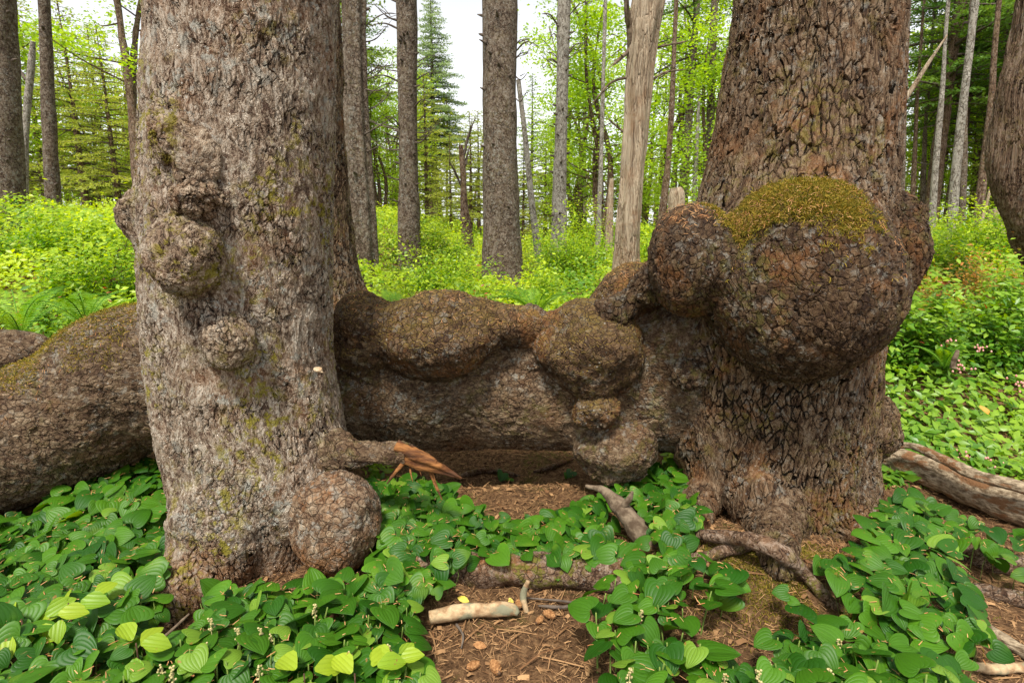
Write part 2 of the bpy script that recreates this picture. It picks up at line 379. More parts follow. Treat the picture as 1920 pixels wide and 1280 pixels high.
M['needles'] = simple('fallen needles', (.13, .06, .024), (.46, .27, .125), attr=True, rough=.8)
M['needle_pale'] = simple('tan needles', (.34, .13, .045), (.56, .32, .14), attr=True, rough=.8)
M['moss'] = leafmat('moss strands', (.055, .075, .008), (.36, .25, .04), .2, .8, .1)
M['cone'] = simple('orange brown cone', (.20, .085, .03), (.42, .22, .09), 120, bump=.004)
M['yleaf'] = simple('yellow fallen leaf', (.55, .40, .05), (.62, .52, .12), 30)
M['oleaf'] = simple('orange fallen leaf', (.50, .20, .03), (.55, .28, .06), 30)
M['fungus'] = simple('pale fungus', (.40, .27, .15), (.58, .45, .31), 40, rough=.5)
M['pink'] = simple('pink bell flowers', (.60, .18, .16), (.70, .42, .36), 60)
def soil():
    s = NT('forest soil'); tc = s.n('ShaderNodeTexCoord').outputs['Object']
    n = s.noise(tc, 45, 8, .7); b_ = s.noise(tc, 3, 4, .6)
    c = s.ramp(n, [(.32, (.035, .020, .010)), (.5, (.13, .070, .034)), (.64, (.24, .14, .068)), (.78, (.36, .24, .14))])
    mm = s.math('MULTIPLY', s.mr(b_, .52, .62), s.mr(s.noise(tc, 30, 5, .7), .46, .56))
    c = s.mix(s.math('MULTIPLY', mm, .6), c, (.10, .095, .018))
    d = s.n('ShaderNodeBump'); d.inputs['Distance'].default_value = .02; d.inputs['Strength'].default_value = 1; s.l(n, d.inputs['Height'])
    b = s.pbsdf(c, .95, .1, d.outputs[0]); s.l(b.outputs[0], s.out.inputs['Surface']); return s.m
M['soil'] = soil()

# ------------------------------------------------------------ ground
gx = np.concatenate([-np.geomspace(3, 400, 60)[::-1], np.linspace(-3, 3, 400)[1:-1], np.geomspace(3, 400, 60)])
gy = np.concatenate([-np.geomspace(.5, 60, 20)[::-1], np.linspace(-.5, 4, 300)[1:], np.geomspace(4, 600, 120)[1:]])
GX, GY = np.meshgrid(gx, gy); GZ = gz(GX, GY)
nn = fbm(np.stack([GX.ravel() * 30, GY.ravel() * 30, GX.ravel() * 0], 1), 21, 3).reshape(GX.shape)
GZ = GZ + .005 * nn
V = np.stack([GX.ravel(), GY.ravel(), GZ.ravel()], 1); nxg = len(gx)
a, b = np.meshgrid(np.arange(len(gy) - 1), np.arange(nxg - 1), indexing='ij')
F = np.stack([a * nxg + b, a * nxg + b + 1, (a + 1) * nxg + b + 1, (a + 1) * nxg + b], -1).reshape(-1, 4)
tag(mk('ground', V, F, M['soil']), kind='structure')

# ------------------------------------------------------------ the two burled trees
def edge_fit(px, py, r, Y, k=.97):
    """centre and radius of a round trunk whose edges show at px-r and px+r"""
    P = at(px, py, Y); ql = math.atan(at(px - r, py, Y)[0] / Y); qr = math.atan(at(px + r, py, Y)[0] / Y); c = (ql + qr) / 2
    return [Y * math.tan(c), Y, P[2], math.sin((qr - ql) / 2) * Y / math.cos(c) * k]
def trunk_ctrl(rows, Y, top=None, k=.965):
    out = []
    for px, py, r in rows:
        out.append(edge_fit(px, py, r, Y, k))
    out.reverse()
    if top: 
        a, b = out[-1], out[-2]; dz = top - a[2]; f = dz / (a[2] - b[2])
        out.append([a[0] + (a[0] - b[0]) * f, Y, top, a[3] * .97])
    return out
def lump(seed, a=.02, f=3):
    def g(X, D, r, s, th): return r + a * fbm(X * f + seed, seed, 3)
    return g
# smooth fillets: every piece swells a little where it comes close to a neighbour, so burls, roots and trunks grow into each other
def sd_e(c, rad, rot):
    c = np.asarray(c, float); rad = np.asarray(rad, float); ca, sa = math.cos(rot), math.sin(rot)
    def f(X):
        q = X - c; x = q[:, 0] * ca - q[:, 2] * sa; z = q[:, 0] * sa + q[:, 2] * ca; q = np.stack([x, q[:, 1], z], 1)
        k0 = np.linalg.norm(q / rad, axis=1) + 1e-9; k1 = np.linalg.norm(q / rad ** 2, axis=1) + 1e-9; return k0 * (k0 - 1) / k1
    f.c = c; f.R = float(max(rad)); return f
def sd_t(ctrl, n=60):
    C = catmull(ctrl, n); lo = C[:, :3].min(0) - C[:, 3].max(); hi = C[:, :3].max(0) + C[:, 3].max()
    def f(X):
        out = np.full(len(X), 9.)
        for k in range(n - 1):
            a, b = C[k, :3], C[k + 1, :3]; ab = b - a; t = np.clip((X - a) @ ab / (ab @ ab), 0, 1)
            out = np.minimum(out, np.linalg.norm(X - a - t[:, None] * ab, axis=1) - (C[k, 3] * (1 - t) + C[k + 1, 3] * t))
        return out
    f.box = (lo, hi); return f
def fillet(X, N, others, b=.12):
    """outward offset for surface points X with normals N"""
    off = np.zeros(len(X))
    for f in others:
        if hasattr(f, 'c'): k = np.linalg.norm(X - f.c, axis=1) < f.R + 2 * b
        else: k = ((X > f.box[0] - b) & (X < f.box[1] + b)).all(1)
        k = np.where(k)[0]
        if not len(k): continue
        x, n = X[k], N[k]; t = np.zeros(len(k)); dj = f(x)
        k2 = np.abs(dj) < 1.3 * b; k, x, n, t = k[k2], x[k2], n[k2], t[k2]
        if not len(k): continue
        for _ in range(3):
            dj = f(x + n * t[:, None]); h = np.clip(b - np.abs(t - dj), 0, b) / b; t = .4 * t + .6 * (b / 4) * h * h
        off[k] = np.maximum(off[k], t) + .35 * np.minimum(off[k], t)
    return off
def vnorm(V, F):
    n = np.zeros_like(V); F = np.asarray(F)
    fn_ = np.cross(V[F[:, 1]] - V[F[:, 0]], V[F[:, 2]] - V[F[:, 0]])
    for c in range(F.shape[1]): np.add.at(n, F[:, c], fn_)
    return n / (np.linalg.norm(n, axis=1)[:, None] + 1e-12)
class B:                                     # a burl to be: centre from the photo's pixel and its distance
    def __init__(s, px, py, Y, rx, rz, ry, mat, n=6, label=None, rot=0., b=.075, name='burl', parent=None, **k):
        s.c = at(px, py, Y); s.rad = (m(rx, py, Y), ry, m(rz, py, Y)); s.mat = mat; s.n = n; s.label = label; s.rot = rot; s.b = b; s.name = name; s.k = k; s.parent = parent
        s.sd = sd_e(s.c, s.rad, rot)
    def build(s, root, others, parent=None):
        V, F = ellip(s.c, s.rad, s.n, s.rot, **s.k); N = vnorm(V, F[0])
        V = V + N * fillet(V, N, [o for o in others if o is not s.sd], s.b)[:, None]
        o = mk(s.name, V, F, M[s.mat], root)
        if parent is not None: o.parent = parent
        if s.label: o['label'] = s.label
        o['ctr'] = [float(v) for v in s.c]; s.o = o; return o
def ftube(name, ctrl, mat, root, others, nu, nv, a=.01, f=8, seed=1, b=.14, mod=None, label=None, parent=None):
    base = mod or lump(seed, a, f)
    def md(X, D, r, s, th):
        r1 = base(X, D, r, s, th); Xc = X + D * (r1 - r)[:, None]; return r1 + fillet(Xc, D, others, b)
    V, F = tube(ctrl, nu, nv, md); o = mk(name, V, F, M[mat], root)
    if label: o['label'] = label
    if parent is not None: o.parent = parent
    return o

# left tree
YL = 2.10
rows = [(453, 0, 179), (446, 200, 181), (440, 400, 185), (440, 600, 182), (448, 700, 180), (464, 800, 181), (476, 870, 178), (474, 950, 165), (464, 1020, 150), (455, 1080, 150), (452, 1150, 165)]
cl = trunk_ctrl(rows, YL, 3.3, 1.0)
LT = thing('spruce_tree', (cl[0][0], YL, float(gz(cl[0][0], YL))), 'huge grey-barked spruce with small round burls, left of the two burled giants', 'tree')
lb = [B(350, 478, 1.725, 64, 75, .12, 'left_burl', seed=3, amp=.10, fr=2.2, fine=.03, b=.035, label='round knobbly burl with mossy underside'),
      B(268, 406, 1.94, 40, 43, .08, 'left_burl', seed=4, b=.05, fine=.03, label='small burl bulging from the left edge'),
      B(366, 374, 1.745, 37, 27, .07, 'left_burl', seed=5, amp=.35, fr=3.2, fine=.09, b=.06, label='crumpled knot above the round burl'),
      B(326, 248, 1.805, 36, 44, .06, 'left_burl', seed=6, amp=.25, fr=2.5, fine=.07, b=.10, label='low mossy burl'),
      B(372, 300, 1.79, 28, 40, .045, 'left_burl', seed=16, amp=.25, fr=2.2, fine=.07, rot=.5, b=.10),
      B(427, 638, 1.75, 44, 47, .065, 'left_burl', seed=7, b=.09, fn=lambda U: 1 + .12 * np.clip(-U[:, 2], 0, 1) ** 2, label='flat burl pointed at the bottom'),
      B(635, 978, 1.85, 82, 96, .16, 'orange_burl', seed=8, amp=.13, fine=.03, b=.12, label='big round ochre burl at the foot')]
rootL = [[*at(452, 870, 1.98), .17], [*at(428, 960, 1.90), .155], [*at(402, 1035, 1.83), .125], [*gp(360, 1092, .04), .095], [*gp(325, 1138, .03), .07], [*gp(290, 1180, .012), .048], [*gp(250, 1222, -.02), .025]]
stub = [[*at(600, 850, 2.02), .075], [*at(650, 848, 2.0), .052], [*at(700, 850, 1.98), .043], [*at(765, 852, 1.95), .042]]
tL, rL, sL = sd_t(cl), sd_t(rootL, 24), sd_t(stub, 10)
def modL(X, D, r, s, th):
    r = r + .012 * fbm(X * np.array([3, 3, 1.2]), 4, 3)
    z = X[:, 2]; ang = np.arctan2(D[:, 1], D[:, 0])
    r = r + .03 * np.exp(-np.maximum(z + .02, 0) / .10) * (1 + np.cos(3 * ang + 1.3)) + .008 * S((.9 - z) / .8) * np.cos(6 * ang + 2 * z)
    for (px, py, rr, am) in ((590, 950, .18, .03), (300, 440, .16, .02)):
        c = at(px, py, YL - .33); d2 = ((X - c) ** 2).sum(1); r = r + am * np.exp(-d2 / rr ** 2)
    return r
ftube('trunk', cl, 'left', LT, [q.sd for q in lb] + [rL, sL], 560, 820, mod=modL, b=.06)
for q in lb: q.build(LT, [tL, rL] + [p.sd for p in lb])
ftube('root', rootL, 'left', LT, [tL], 220, 300, a=.014, f=7, seed=2, b=.2, label='ochre root sweeping out to the lower left')
br = ftube('broken_branch', stub, 'log', LT, [tL], 100, 110, a=.006, f=14, seed=5)
def spl(p0, p1, w0, w1, seed, bend=0.0):
    a, b = np.array(p0), np.array(p1); c = (a + b) / 2 + np.array([0, -.01, bend])
    return tube([[*a, w0], [*c, w0 * .75 + w1 * .25], [*b, w1]], 14, 40, lambda X, D, r, s, th: r * (1 + .25 * vn(X * np.array([30, 90, 90]) + seed, seed) * (.5 + s)) * (.22 + .78 * np.abs(np.cos(th + seed))))
sp_list = [((742, 843), (866, 897), .040, .004), ((766, 846), (818, 868), .026, .010), ((762, 862), (726, 906), .015, .005), ((768, 870), (774, 903), .0035, .0012), ((806, 880), (829, 937), .009, .002), ((786, 872), (790, 892), .003, .001)]
for i, (a_, b_, w0, w1) in enumerate(sp_list):
    V, F = spl(at(*a_, 1.94), at(*b_, 1.90), w0, w1, i + 3, .005)
    o = mk('splinter', V, F, M['splinter'], LT); o.parent = br
V, F = ellip(at(597, 694, 1.825), (.016, .016, .010), 5, rot=.3, seed=4, amp=.25, fine=.08, fn=lambda U: 1 - .4 * np.clip(-U[:, 2], 0, 1)); o = mk('shelf_fungus', V, F, M['fungus'], LT); o['label'] = 'pale shelf fungus'

# right tree
YR = 2.50
rows = [(1541, 0, 167), (1531, 100, 173), (1522, 200, 178), (1510, 300, 184), (1498, 380, 194), (1484, 480, 202), (1470, 600, 203), (1465, 700, 200), (1462, 800, 194), (1467, 880, 182), (1463, 950, 177), (1452, 1010, 168), (1448, 1080, 174)]
cr_ = trunk_ctrl(rows, YR, 3.6)
RT = thing('spruce_tree', (cr_[0][0], YR, float(gz(cr_[0][0], YR))), 'huge dark brown spruce with a giant moss-topped burl, right of the two burled giants', 'tree')
def bigfn(U):
    return 1 + .07 * np.exp(-((U[:, 0] + .45) ** 2 + (U[:, 2] - .75) ** 2) / .15) - .05 * np.exp(-((U[:, 0] + .85) ** 2 + (U[:, 2] - .25) ** 2) / .05) + .04 * np.exp(-((U[:, 0] - .35) ** 2 + (U[:, 2] + .55) ** 2) / .25)
big = B(1500, 534, 2.13, 166, 178, .36, 'big', n=7, seed=11, amp=.045, fr=1.6, fn=bigfn, b=.08, rot=.15, label='giant round burl with a moss cap')
bleft = B(1300, 490, 2.20, 80, 106, .22, 'big', seed=12, amp=.06, rot=-.10, b=.05, label='tall burl fused to the left of the giant one')
rb = [big, bleft, B(1676, 402, 2.50, 36, 38, .12, 'big', seed=13, amp=.2, fine=.06, b=.12), B(1676, 482, 2.48, 46, 78, .16, 'big', seed=14, amp=.15, fine=.05, b=.14, label='burl on the right flank'),
      B(1648, 800, 2.46, 30, 50, .10, 'right', seed=15, amp=.2, fine=.05, b=.16), B(1290, 702, 2.25, 30, 28, .05, 'big', n=5, seed=17, amp=.25, fine=.06, b=.12)]
lp = [(-420, 915, 1.95, 180), (-150, 868, 2.16, 150), (0, 831, 2.30, 128), (90, 800, 2.38, 128), (180, 754, 2.45, 132), (262, 711, 2.52, 140), (450, 702, 2.66, 136), (640, 712, 2.74, 130), (800, 718, 2.76, 125), (1000, 716, 2.76, 127), (1150, 712, 2.74, 134), (1300, 700, 2.68, 158), (1420, 690, 2.6, 158)]
lctrl = [[*at(a, b, Y), m(r, b, Y) * .97] for a, b, Y, r in lp]
lg = [B(684, 628, 2.52, 80, 76, .18, 'burl', seed=21, amp=.13, fine=.03, b=.08), B(826, 627, 2.46, 108, 81, .21, 'burl', seed=22, amp=.14, fine=.03, rot=-.06, b=.08), B(942, 604, 2.50, 82, 38, .13, 'burl', seed=23, amp=.14, rot=.16, b=.08),
      B(1112, 658, 2.44, 99, 88, .22, 'burl', seed=24, amp=.13, fine=.03, rot=.25, b=.08), B(1117, 768, 2.35, 40, 36, .11, 'burl', seed=25, amp=.18, fine=.06, b=.05),
      B(1154, 846, 2.42, 74, 60, .17, 'log', seed=26, amp=.14, fine=.04, b=.09, label='grey burl hanging under the level trunk'), B(1184, 550, 2.60, 72, 54, .15, 'burl', seed=27, amp=.12, rot=-.35, b=.09),
      B(-30, 668, 2.70, 125, 52, .16, 'log', seed=28, amp=.12), B(995, 640, 2.54, 34, 62, .09, 'log', n=5, seed=29, amp=.2, b=.1)]
link = [[*at(1090, 622, 2.42), .03], [*at(1145, 585, 2.36), .045], [*at(1200, 550, 2.34), .055], [*at(1270, 505, 2.32), .075]]
butt = [[*at(1420, 850, 2.30), .06], [*at(1432, 930, 2.17), .09], [*at(1448, 990, 2.07), .085], [*gp(1458, 1040, .03), .062], [*gp(1466, 1075, -.01), .045], [*gp(1474, 1105, -.06), .03]]
rlow = [[*at(1320, 930, 2.30), .08], [*gp(1294, 992, .02), .05], [*gp(1262, 1012, -.03), .02]]
rlow2 = [[*at(1590, 930, 2.38), .09], [*gp(1640, 1008, .02), .05], [*gp(1700, 1035, -.03), .02]]
tR, hR, kR, uR = sd_t(cr_), sd_t(lctrl), sd_t(link, 12), sd_t(butt, 16)
def modR(X, D, r, s, th):
    r = r + .014 * fbm(X * np.array([3, 3, 1.2]), 14, 3)
    z = X[:, 2]; fl = np.exp(-np.maximum(z + .02, 0) / .13); ang = np.arctan2(D[:, 1], D[:, 0])
    r = r + fl * (.03 + .05 * np.cos(4 * ang + .4)) + .020 * S((1.1 - z) / 1.0) * np.cos(5 * ang + .6 + .6 * z)
    for (px, py, Yc, rr, am) in ((1500, 420, 2.1, .30, .05), (1250, 830, 2.45, .25, .04)):
        c = at(px, py, Yc); d2 = ((X - c) ** 2).sum(1); r = r + am * np.exp(-d2 / rr ** 2)
    return r
ftube('trunk', cr_, 'right', RT, [q.sd for q in rb] + [hR, uR, sd_t(rlow, 8), sd_t(rlow2, 8)], 760, 1000, mod=modR, b=.10)
def modH(X, D, r, s, th):
    r = r + .02 * fbm(X * 3, 24, 4)
    for (px, py, Yc, rr, am) in ((1230, 640, 2.5, .2, .06), (1130, 790, 2.5, .18, .05), ):
        c = at(px, py, Yc); d2 = ((X - c) ** 2).sum(1); r = r + am * np.exp(-d2 / rr ** 2)
    return r
LOG = ftube('horizontal_trunk', lctrl, 'log', RT, [q.sd for q in lg] + [tR, kR, bleft.sd], 440, 900, mod=modH, b=.06, label='thick trunk lying level between the giants, with a chain of burls on top')
for q in rb: q.build(RT, [tR, hR] + [p.sd for p in rb])
for q in lg: q.build(RT, [hR, tR, kR] + [p.sd for p in lg] + [bleft.sd], LOG)
ftube('root', link, 'big', RT, [hR, bleft.sd, lg[3].sd, lg[6].sd], 100, 160, a=.014, f=12, seed=31, b=.14, parent=LOG)
big, bleft = big.o, bleft.o

# roots at the foot of the right tree
def rt(pts, name='root', mat='root', nu=50, nv=120, a=.006, f=14, seed=1, label=None):
    V, F = tube([[*P, r] for P, r in pts], nu, nv, lump(seed, a, f)); o = mk(name, V, F, M[mat], RT)
    if label: o['label'] = label
    return o
ftube('root', butt, 'right', RT, [tR], 180, 220, a=.012, f=8, seed=41, b=.3, label='brown buttress root')
ftube('root', rlow, 'right', RT, [tR], 120, 140, a=.012, f=8, seed=44)
ftube('root', rlow2, 'right', RT, [tR], 120, 140, a=.012, f=8, seed=45)
rt([(gp(1262, 1006, .01), .016), (gp(1310, 1002, .04), .021), (gp(1365, 1006, .07), .024), (gp(1415, 1014, .11), .027), (gp(1465, 1036, .11), .028), (gp(1507, 1072, .05), .024), (gp(1545, 1118, .012), .018), (gp(1580, 1150, -.02), .01)], seed=42, label='mossy root arching over the soil mound')
rt([(gp(1268, 1055, .0), .016), (gp(1310, 1046, .02), .021), (gp(1370, 1030, .03), .021), (gp(1415, 1018, .03), .016)], seed=43)
# ------------------------------------------------------------ moss caps and needle litter on surfaces
def blades(P, N, L, W, spread=.8, rg=rng):
    """one thin bent blade (2 quads) per point"""
    n = len(P); d = N + spread * rg.normal(size=(n, 3)); d /= np.linalg.norm(d, axis=1)[:, None]
    s_ = np.cross(d, rg.normal(size=(n, 3))); s_ /= np.linalg.norm(s_, axis=1)[:, None] + 1e-9
    L = np.broadcast_to(L, n)[:, None]; W = np.broadcast_to(W, n)[:, None]
    g = np.array([0, 0, -.25])
    A, B = P - s_ * W / 2, P + s_ * W / 2; C_ = P + d * L * .6; D_, E_ = C_ - s_ * W * .45, C_ + s_ * W * .45; T = P + (d + g) * L
    V = np.stack([A, B, E_, D_, T - s_ * W * .1, T + s_ * W * .1], 1).reshape(-1, 3); i = np.arange(n)[:, None] * 6
    F = np.vstack([i + [0, 1, 2, 3], i + [3, 2, 5, 4]])
    return V, F, np.repeat(rg.random(n), 6)
def slivers(P, D, L, W, N=None, rg=rng):
    n = len(P); D = D / np.linalg.norm(D, axis=1)[:, None]; up = N if N is not None else np.tile([0, 0, 1.], (n, 1))
    s_ = np.cross(D, up + .4 * rg.normal(size=(n, 3))); s_ /= np.linalg.norm(s_, axis=1)[:, None] + 1e-9
    h = np.cross(s_, D); L = np.broadcast_to(L, n)[:, None]; W = np.broadcast_to(W, n)[:, None]
    bend = h * L * rg.normal(0, .06, (n, 1))
    A = P - D * L / 2; B = P + D * L / 2; Cm = P + bend
    V = np.stack([A - s_ * W / 2, A + s_ * W / 2, Cm - s_ * W / 2 + h * W * .3, Cm + s_ * W / 2 + h * W * .3, B - s_ * W / 3, B + s_ * W / 3], 1).reshape(-1, 3)
    i = np.arange(n)[:, None] * 6; F = np.vstack([i + [0, 1, 3, 2], i + [2, 3, 5, 4]])
    return V, F, np.repeat(rg.random(n), 6)
def surf_pts(o, root, n, test, rg=rng):
    me = o.data; k = len(me.polygons); c = np.empty(k * 3, np.float32); nr = np.empty(k * 3, np.float32); ar = np.empty(k, np.float32)
    me.polygons.foreach_get('center', c); me.polygons.foreach_get('normal', nr); me.polygons.foreach_get('area', ar)
    c = c.reshape(-1, 3) + np.array(root.location); nr = nr.reshape(-1, 3); wgt = ar * test(c, nr); wgt = np.maximum(wgt, 0)
    i = rg.choice(k, n, p=wgt / wgt.sum()); return c[i] + rg.normal(0, .004, (n, 3)), nr[i]
def capmask(lo, hi, f=7, s=5, extra=None):
    def t(c, nr):
        q = nr[:, 2] + .35 * fbm(c * f, s, 3); v = S((q - lo) / (hi - lo))
        if extra is not None: v = v * extra(c, nr)
        return v
    return t
notback = lambda c, nr: (nr[:, 1] < .45) * 1.0
def mosspart(o, root, n, test, L=.014, name='moss', mat='moss'):
    P, N = surf_pts(o, root, n, test); V, F, t = blades(P + N * .002, N, L * rng.uniform(.5, 1.3, n), .0022, .9)
    q = mk(name, V, F, M[mat], root, smooth=False, attrs={'tint': t}); q.parent = o; q['kind'] = 'stuff'; return q
def needlepart(o, root, n, test, name='fallen_needles'):
    P, N = surf_pts(o, root, n, test); D = np.cross(N, rng.normal(size=(n, 3)))
    V, F, t = slivers(P + N * .007, D, rng.uniform(.009, .022, n), .0014, N)
    q = mk(name, V, F, M['needle_pale'], root, smooth=False, attrs={'tint': t}); q.parent = o; q['kind'] = 'stuff'; return q
mosspart(big, RT, 46000, capmask(.30, .80, extra=lambda c, nr: (nr[:, 1] < .45) * S((big['ctr'][0] + .17 - c[:, 0]) / .2)), .016)
mosspart(bleft, RT, 9000, capmask(.45, .85, extra=lambda c, nr: (nr[:, 1] < .45) * S((c[:, 0] - bleft['ctr'][0] - .0) / .08)), .014)
needlepart(big, RT, 2600, capmask(.45, .7, extra=lambda c, nr: (nr[:, 1] < .3) * (1 + 6 * np.exp(-((c[:, 0] - at(1370, 420, 2)[0]) / .12) ** 2))))
needlepart(bleft, RT, 450, capmask(.4, .8, extra=notback))
for o in LOG.children:
    if o.name.startswith('burl') and o.get('ctr') and o['ctr'][2] > .7:
        needlepart(o, RT, 130, capmask(.35, .8, extra=notback))
mosspart(LOG, RT, 30000, capmask(.42, .72, 6, 8, lambda c, nr: (c[:, 0] < -1.1) * (nr[:, 1] < .5)), .014)
needlepart(LOG, RT, 1500, capmask(.35, .8, extra=lambda c, nr: (c[:, 0] < -1.0) * 1.0 + .2))

# ------------------------------------------------------------ leaf templates
def heart(nu=8, nv=9, L=1.0, fold=.18, droop=.25, ripple=.004):
    """heart-shaped leaf, petiole at origin, tip +Y; iso-u lines are the veins"""
    u, v = np.meshgrid(np.linspace(-1, 1, nu + 1), np.linspace(0, 1, nv + 1), indexing='ij')
    b0, b1, b2, b3 = (1 - v) ** 3, 3 * (1 - v) ** 2 * v, 3 * (1 - v) * v ** 2, v ** 3
    x = b1 * u * .86 + b2 * u * .72; y = b1 * (-.62 * np.abs(u) ** 1.6 + .25 * (1 - np.abs(u))) + b2 * (.62) + b3 * 1.0
    z = -fold * (1 - np.abs(x) / .55) * .0 + fold * np.abs(x) * (1 - .5 * v) - droop * np.clip(y, 0, 1) ** 2 * .8 - .25 * np.maximum(np.abs(x) - .25, 0) + ripple * np.cos(u * math.pi * nu)
    V = np.stack([x, y, z], -1).reshape(-1, 3) * L; n1 = nv + 1
    i, j = np.meshgrid(np.arange(nu), np.arange(nv), indexing='ij')
    F = np.stack([i * n1 + j, (i + 1) * n1 + j, (i + 1) * n1 + j + 1, i * n1 + j + 1], -1).reshape(-1, 4)
    uv = np.stack([u * .5 + .5, v], -1).reshape(-1, 2); return V, F, uv
def oval(L=1.0, W=.5, fold=.12, droop=.2, k=3):
    ys = np.linspace(0, 1, k + 1); wd = np.sin(np.pi * np.clip(ys, .04, .985)) ** .8 * W / 2
    V = []
    for y, ww in zip(ys, wd): V += [[-ww, y, fold * ww * 2 - droop * y * y], [0, y, -droop * y * y], [ww, y, fold * ww * 2 - droop * y * y]]
    V = np.array(V) * L; F = []
    for i in range(k):
        for j in (0, 1): F.append([i * 3 + j, i * 3 + j + 1, i * 3 + j + 4, i * 3 + j + 3])
    return V, np.array(F), np.zeros((len(V), 2))
def ovaluv(L=1.0, W=.7, fold=.12, droop=.15, k=5):
    V, F, _ = oval(L, W, fold, droop, k); return V, F, np.stack([V[:, 0] / W + .5, V[:, 1]], 1)
def blade_t(L=1.0, W=.3):
    return np.array([[0, 0, 0], [W / 2, .45, .04], [0, 1, 0], [-W / 2, .45, .04]]) * L, np.array([[0, 1, 2, 3]]), np.zeros((4, 2))
def frames(N, A):
    """rotation matrices with columns x, y(tip dir), z(normal)"""
    N = N / np.linalg.norm(N, axis=1)[:, None]; A = A - N * (A * N).sum(1)[:, None]; A /= np.linalg.norm(A, axis=1)[:, None] + 1e-9
    return np.stack([np.cross(A, N), A, N], 2)
def scatter(T, P, N, A, sc, tint=None, rg=rng):
    Vt, Ft, uvt = T; n = len(P); Rm = frames(N, A); k = len(Vt)
    sc = np.broadcast_to(sc, n)
    V = np.einsum('nij,kj->nki', Rm, Vt) * sc[:, None, None] + P[:, None]
    F = (Ft[None] + (np.arange(n) * k)[:, None, None]).reshape(-1, Ft.shape[1])
    t = rg.random(n) if tint is None else tint
    return V.reshape(-1, 3), F, np.repeat(t, k), np.tile(uvt, (n, 1))
def rdir(n, rg=rng):
    a = rg.uniform(0, 2 * np.pi, n); return np.stack([np.cos(a), np.sin(a), np.zeros(n)], 1)

# ------------------------------------------------------------ bed of heart-shaped leaves
def inpoly(x, y, poly):
    r = np.zeros(len(x), bool); n = len(poly); j = n - 1
    for i in range(n):
        xi, yi = poly[i]; xj, yj = poly[j]
        c = ((yi > y) != (yj > y)) & (x < (xj - xi) * (y - yi) / (yj - yi + 1e-9) + xi); r ^= c; j = i
    return r
POLY = {
 'left': [(-80, 960), (60, 965), (170, 880), (300, 862), (335, 960), (335, 1060), (310, 1130), (300, 1210), (370, 1180), (400, 1110), (470, 1095), (560, 1100), (720, 1060), (770, 1120), (760, 1190), (790, 1300), (790, 1400), (-200, 1400), (-200, 960)],
 'mid': [(560, 925), (690, 900), (800, 905), (880, 945), (960, 975), (1040, 965), (1110, 935), (1215, 880), (1310, 860), (1310, 1000), (1290, 1060), (1200, 1050), (1100, 1045), (1000, 1040), (900, 1035), (830, 1060), (790, 1110), (700, 1090), (640, 1000)],
 'back': [(870, 868), (930, 866), (1010, 872), (1080, 868), (1075, 885), (960, 888), (880, 884)],
 'right': [(1110, 1120), (1180, 1060), (1260, 1040), (1330, 1025), (1395, 1065), (1375, 1110), (1310, 1130), (1270, 1190), (1250, 1230), (1420, 1250), (1440, 1310), (1150, 1330), (1160, 1230), (1120, 1180)],
 'slope': [(1470, 1100), (1500, 1040), (1600, 1050), (1640, 960), (1700, 930), (1800, 1000), (1800, 1060), (1840, 1180), (1820, 1300), (1480, 1360), (1380, 1300), (1450, 1230), (1500, 1180)],
 'slope2': [(1660, 900), (1700, 920), (1930, 1010), (1930, 1080), (1840, 1020), (1740, 960)],
}
def bed_points(key, dens, rg, hmin=.10, hmax=.17):
    poly = POLY[key]; n = int(dens * 30)
    X = rg.uniform(-2.6, 2.9, n); Y = rg.uniform(.55, 3.2, n); g = gz(X, Y)
    Z = g + rg.uniform(hmin, hmax, n); px, py = project(np.stack([X, Y, Z], 1))
    ok = inpoly(px, py, poly)
    for ex in ([(320, 1030), (560, 1040), (550, 1085), (455, 1085), (390, 1115), (350, 1185), (330, 1225), (235, 1225), (290, 1130)], [(1120, 930), (1175, 915), (1240, 1010), (1245, 1050), (1175, 1050), (1130, 970)], [(1270, 985), (1400, 985), (1530, 1030), (1600, 1140), (1545, 1165), (1480, 1100), (1400, 1050), (1280, 1035)]): ok &= ~inpoly(px, py, ex)
    for cx, cy, rr in ((cl[2][0], YL, .30), (cr_[2][0], YR, .36), (at(637, 978, 1.80)[0], 1.80, .13)):
        ok &= (X - cx) ** 2 + (Y - cy) ** 2 > rr ** 2
    return np.stack([X, Y, Z], 1)[ok], g[ok]
HT = heart()
HTs = [heart(fold=f, droop=d, ripple=.004) for f, d in ((.18, .25), (.35, .15), (.05, .4), (.3, .5))]
def thin(P, dmin):
    """greedy poisson thinning on a grid"""
    cell = {}; keep = []
    for i, p in enumerate(P):
        k = (int(p[0] // dmin), int(p[1] // dmin)); ok = True
        for a in (-1, 0, 1):
            for b in (-1, 0, 1):
                for j in cell.get((k[0] + a, k[1] + b), ()):
                    if (P[j][0] - p[0]) ** 2 + (P[j][1] - p[1]) ** 2 < dmin * dmin: ok = False
        if ok: cell.setdefault(k, []).append(i); keep.append(i)
    return np.array(keep, int)
bedP = []; bedG = []; bedK = []
for key, dens, dm in (('left', 620, .034), ('mid', 620, .032), ('right', 420, .047), ('slope', 560, .037), ('slope2', 200, .06), ('back', 60, .10)):
    P, g = bed_points(key, dens * 4, rng, *((.07, .12) if key == 'mid' else (.03, .06) if key == 'back' else (.09, .15))); k = thin(P, dm); bedP.append(P[k]); bedG.append(g[k]); bedK += [key] * len(k)
bedP = np.vstack(bedP); bedG = np.concatenate(bedG); bedK = np.array(bedK)
camd = np.linalg.norm(bedP - np.array([0, 0, H]), axis=1)
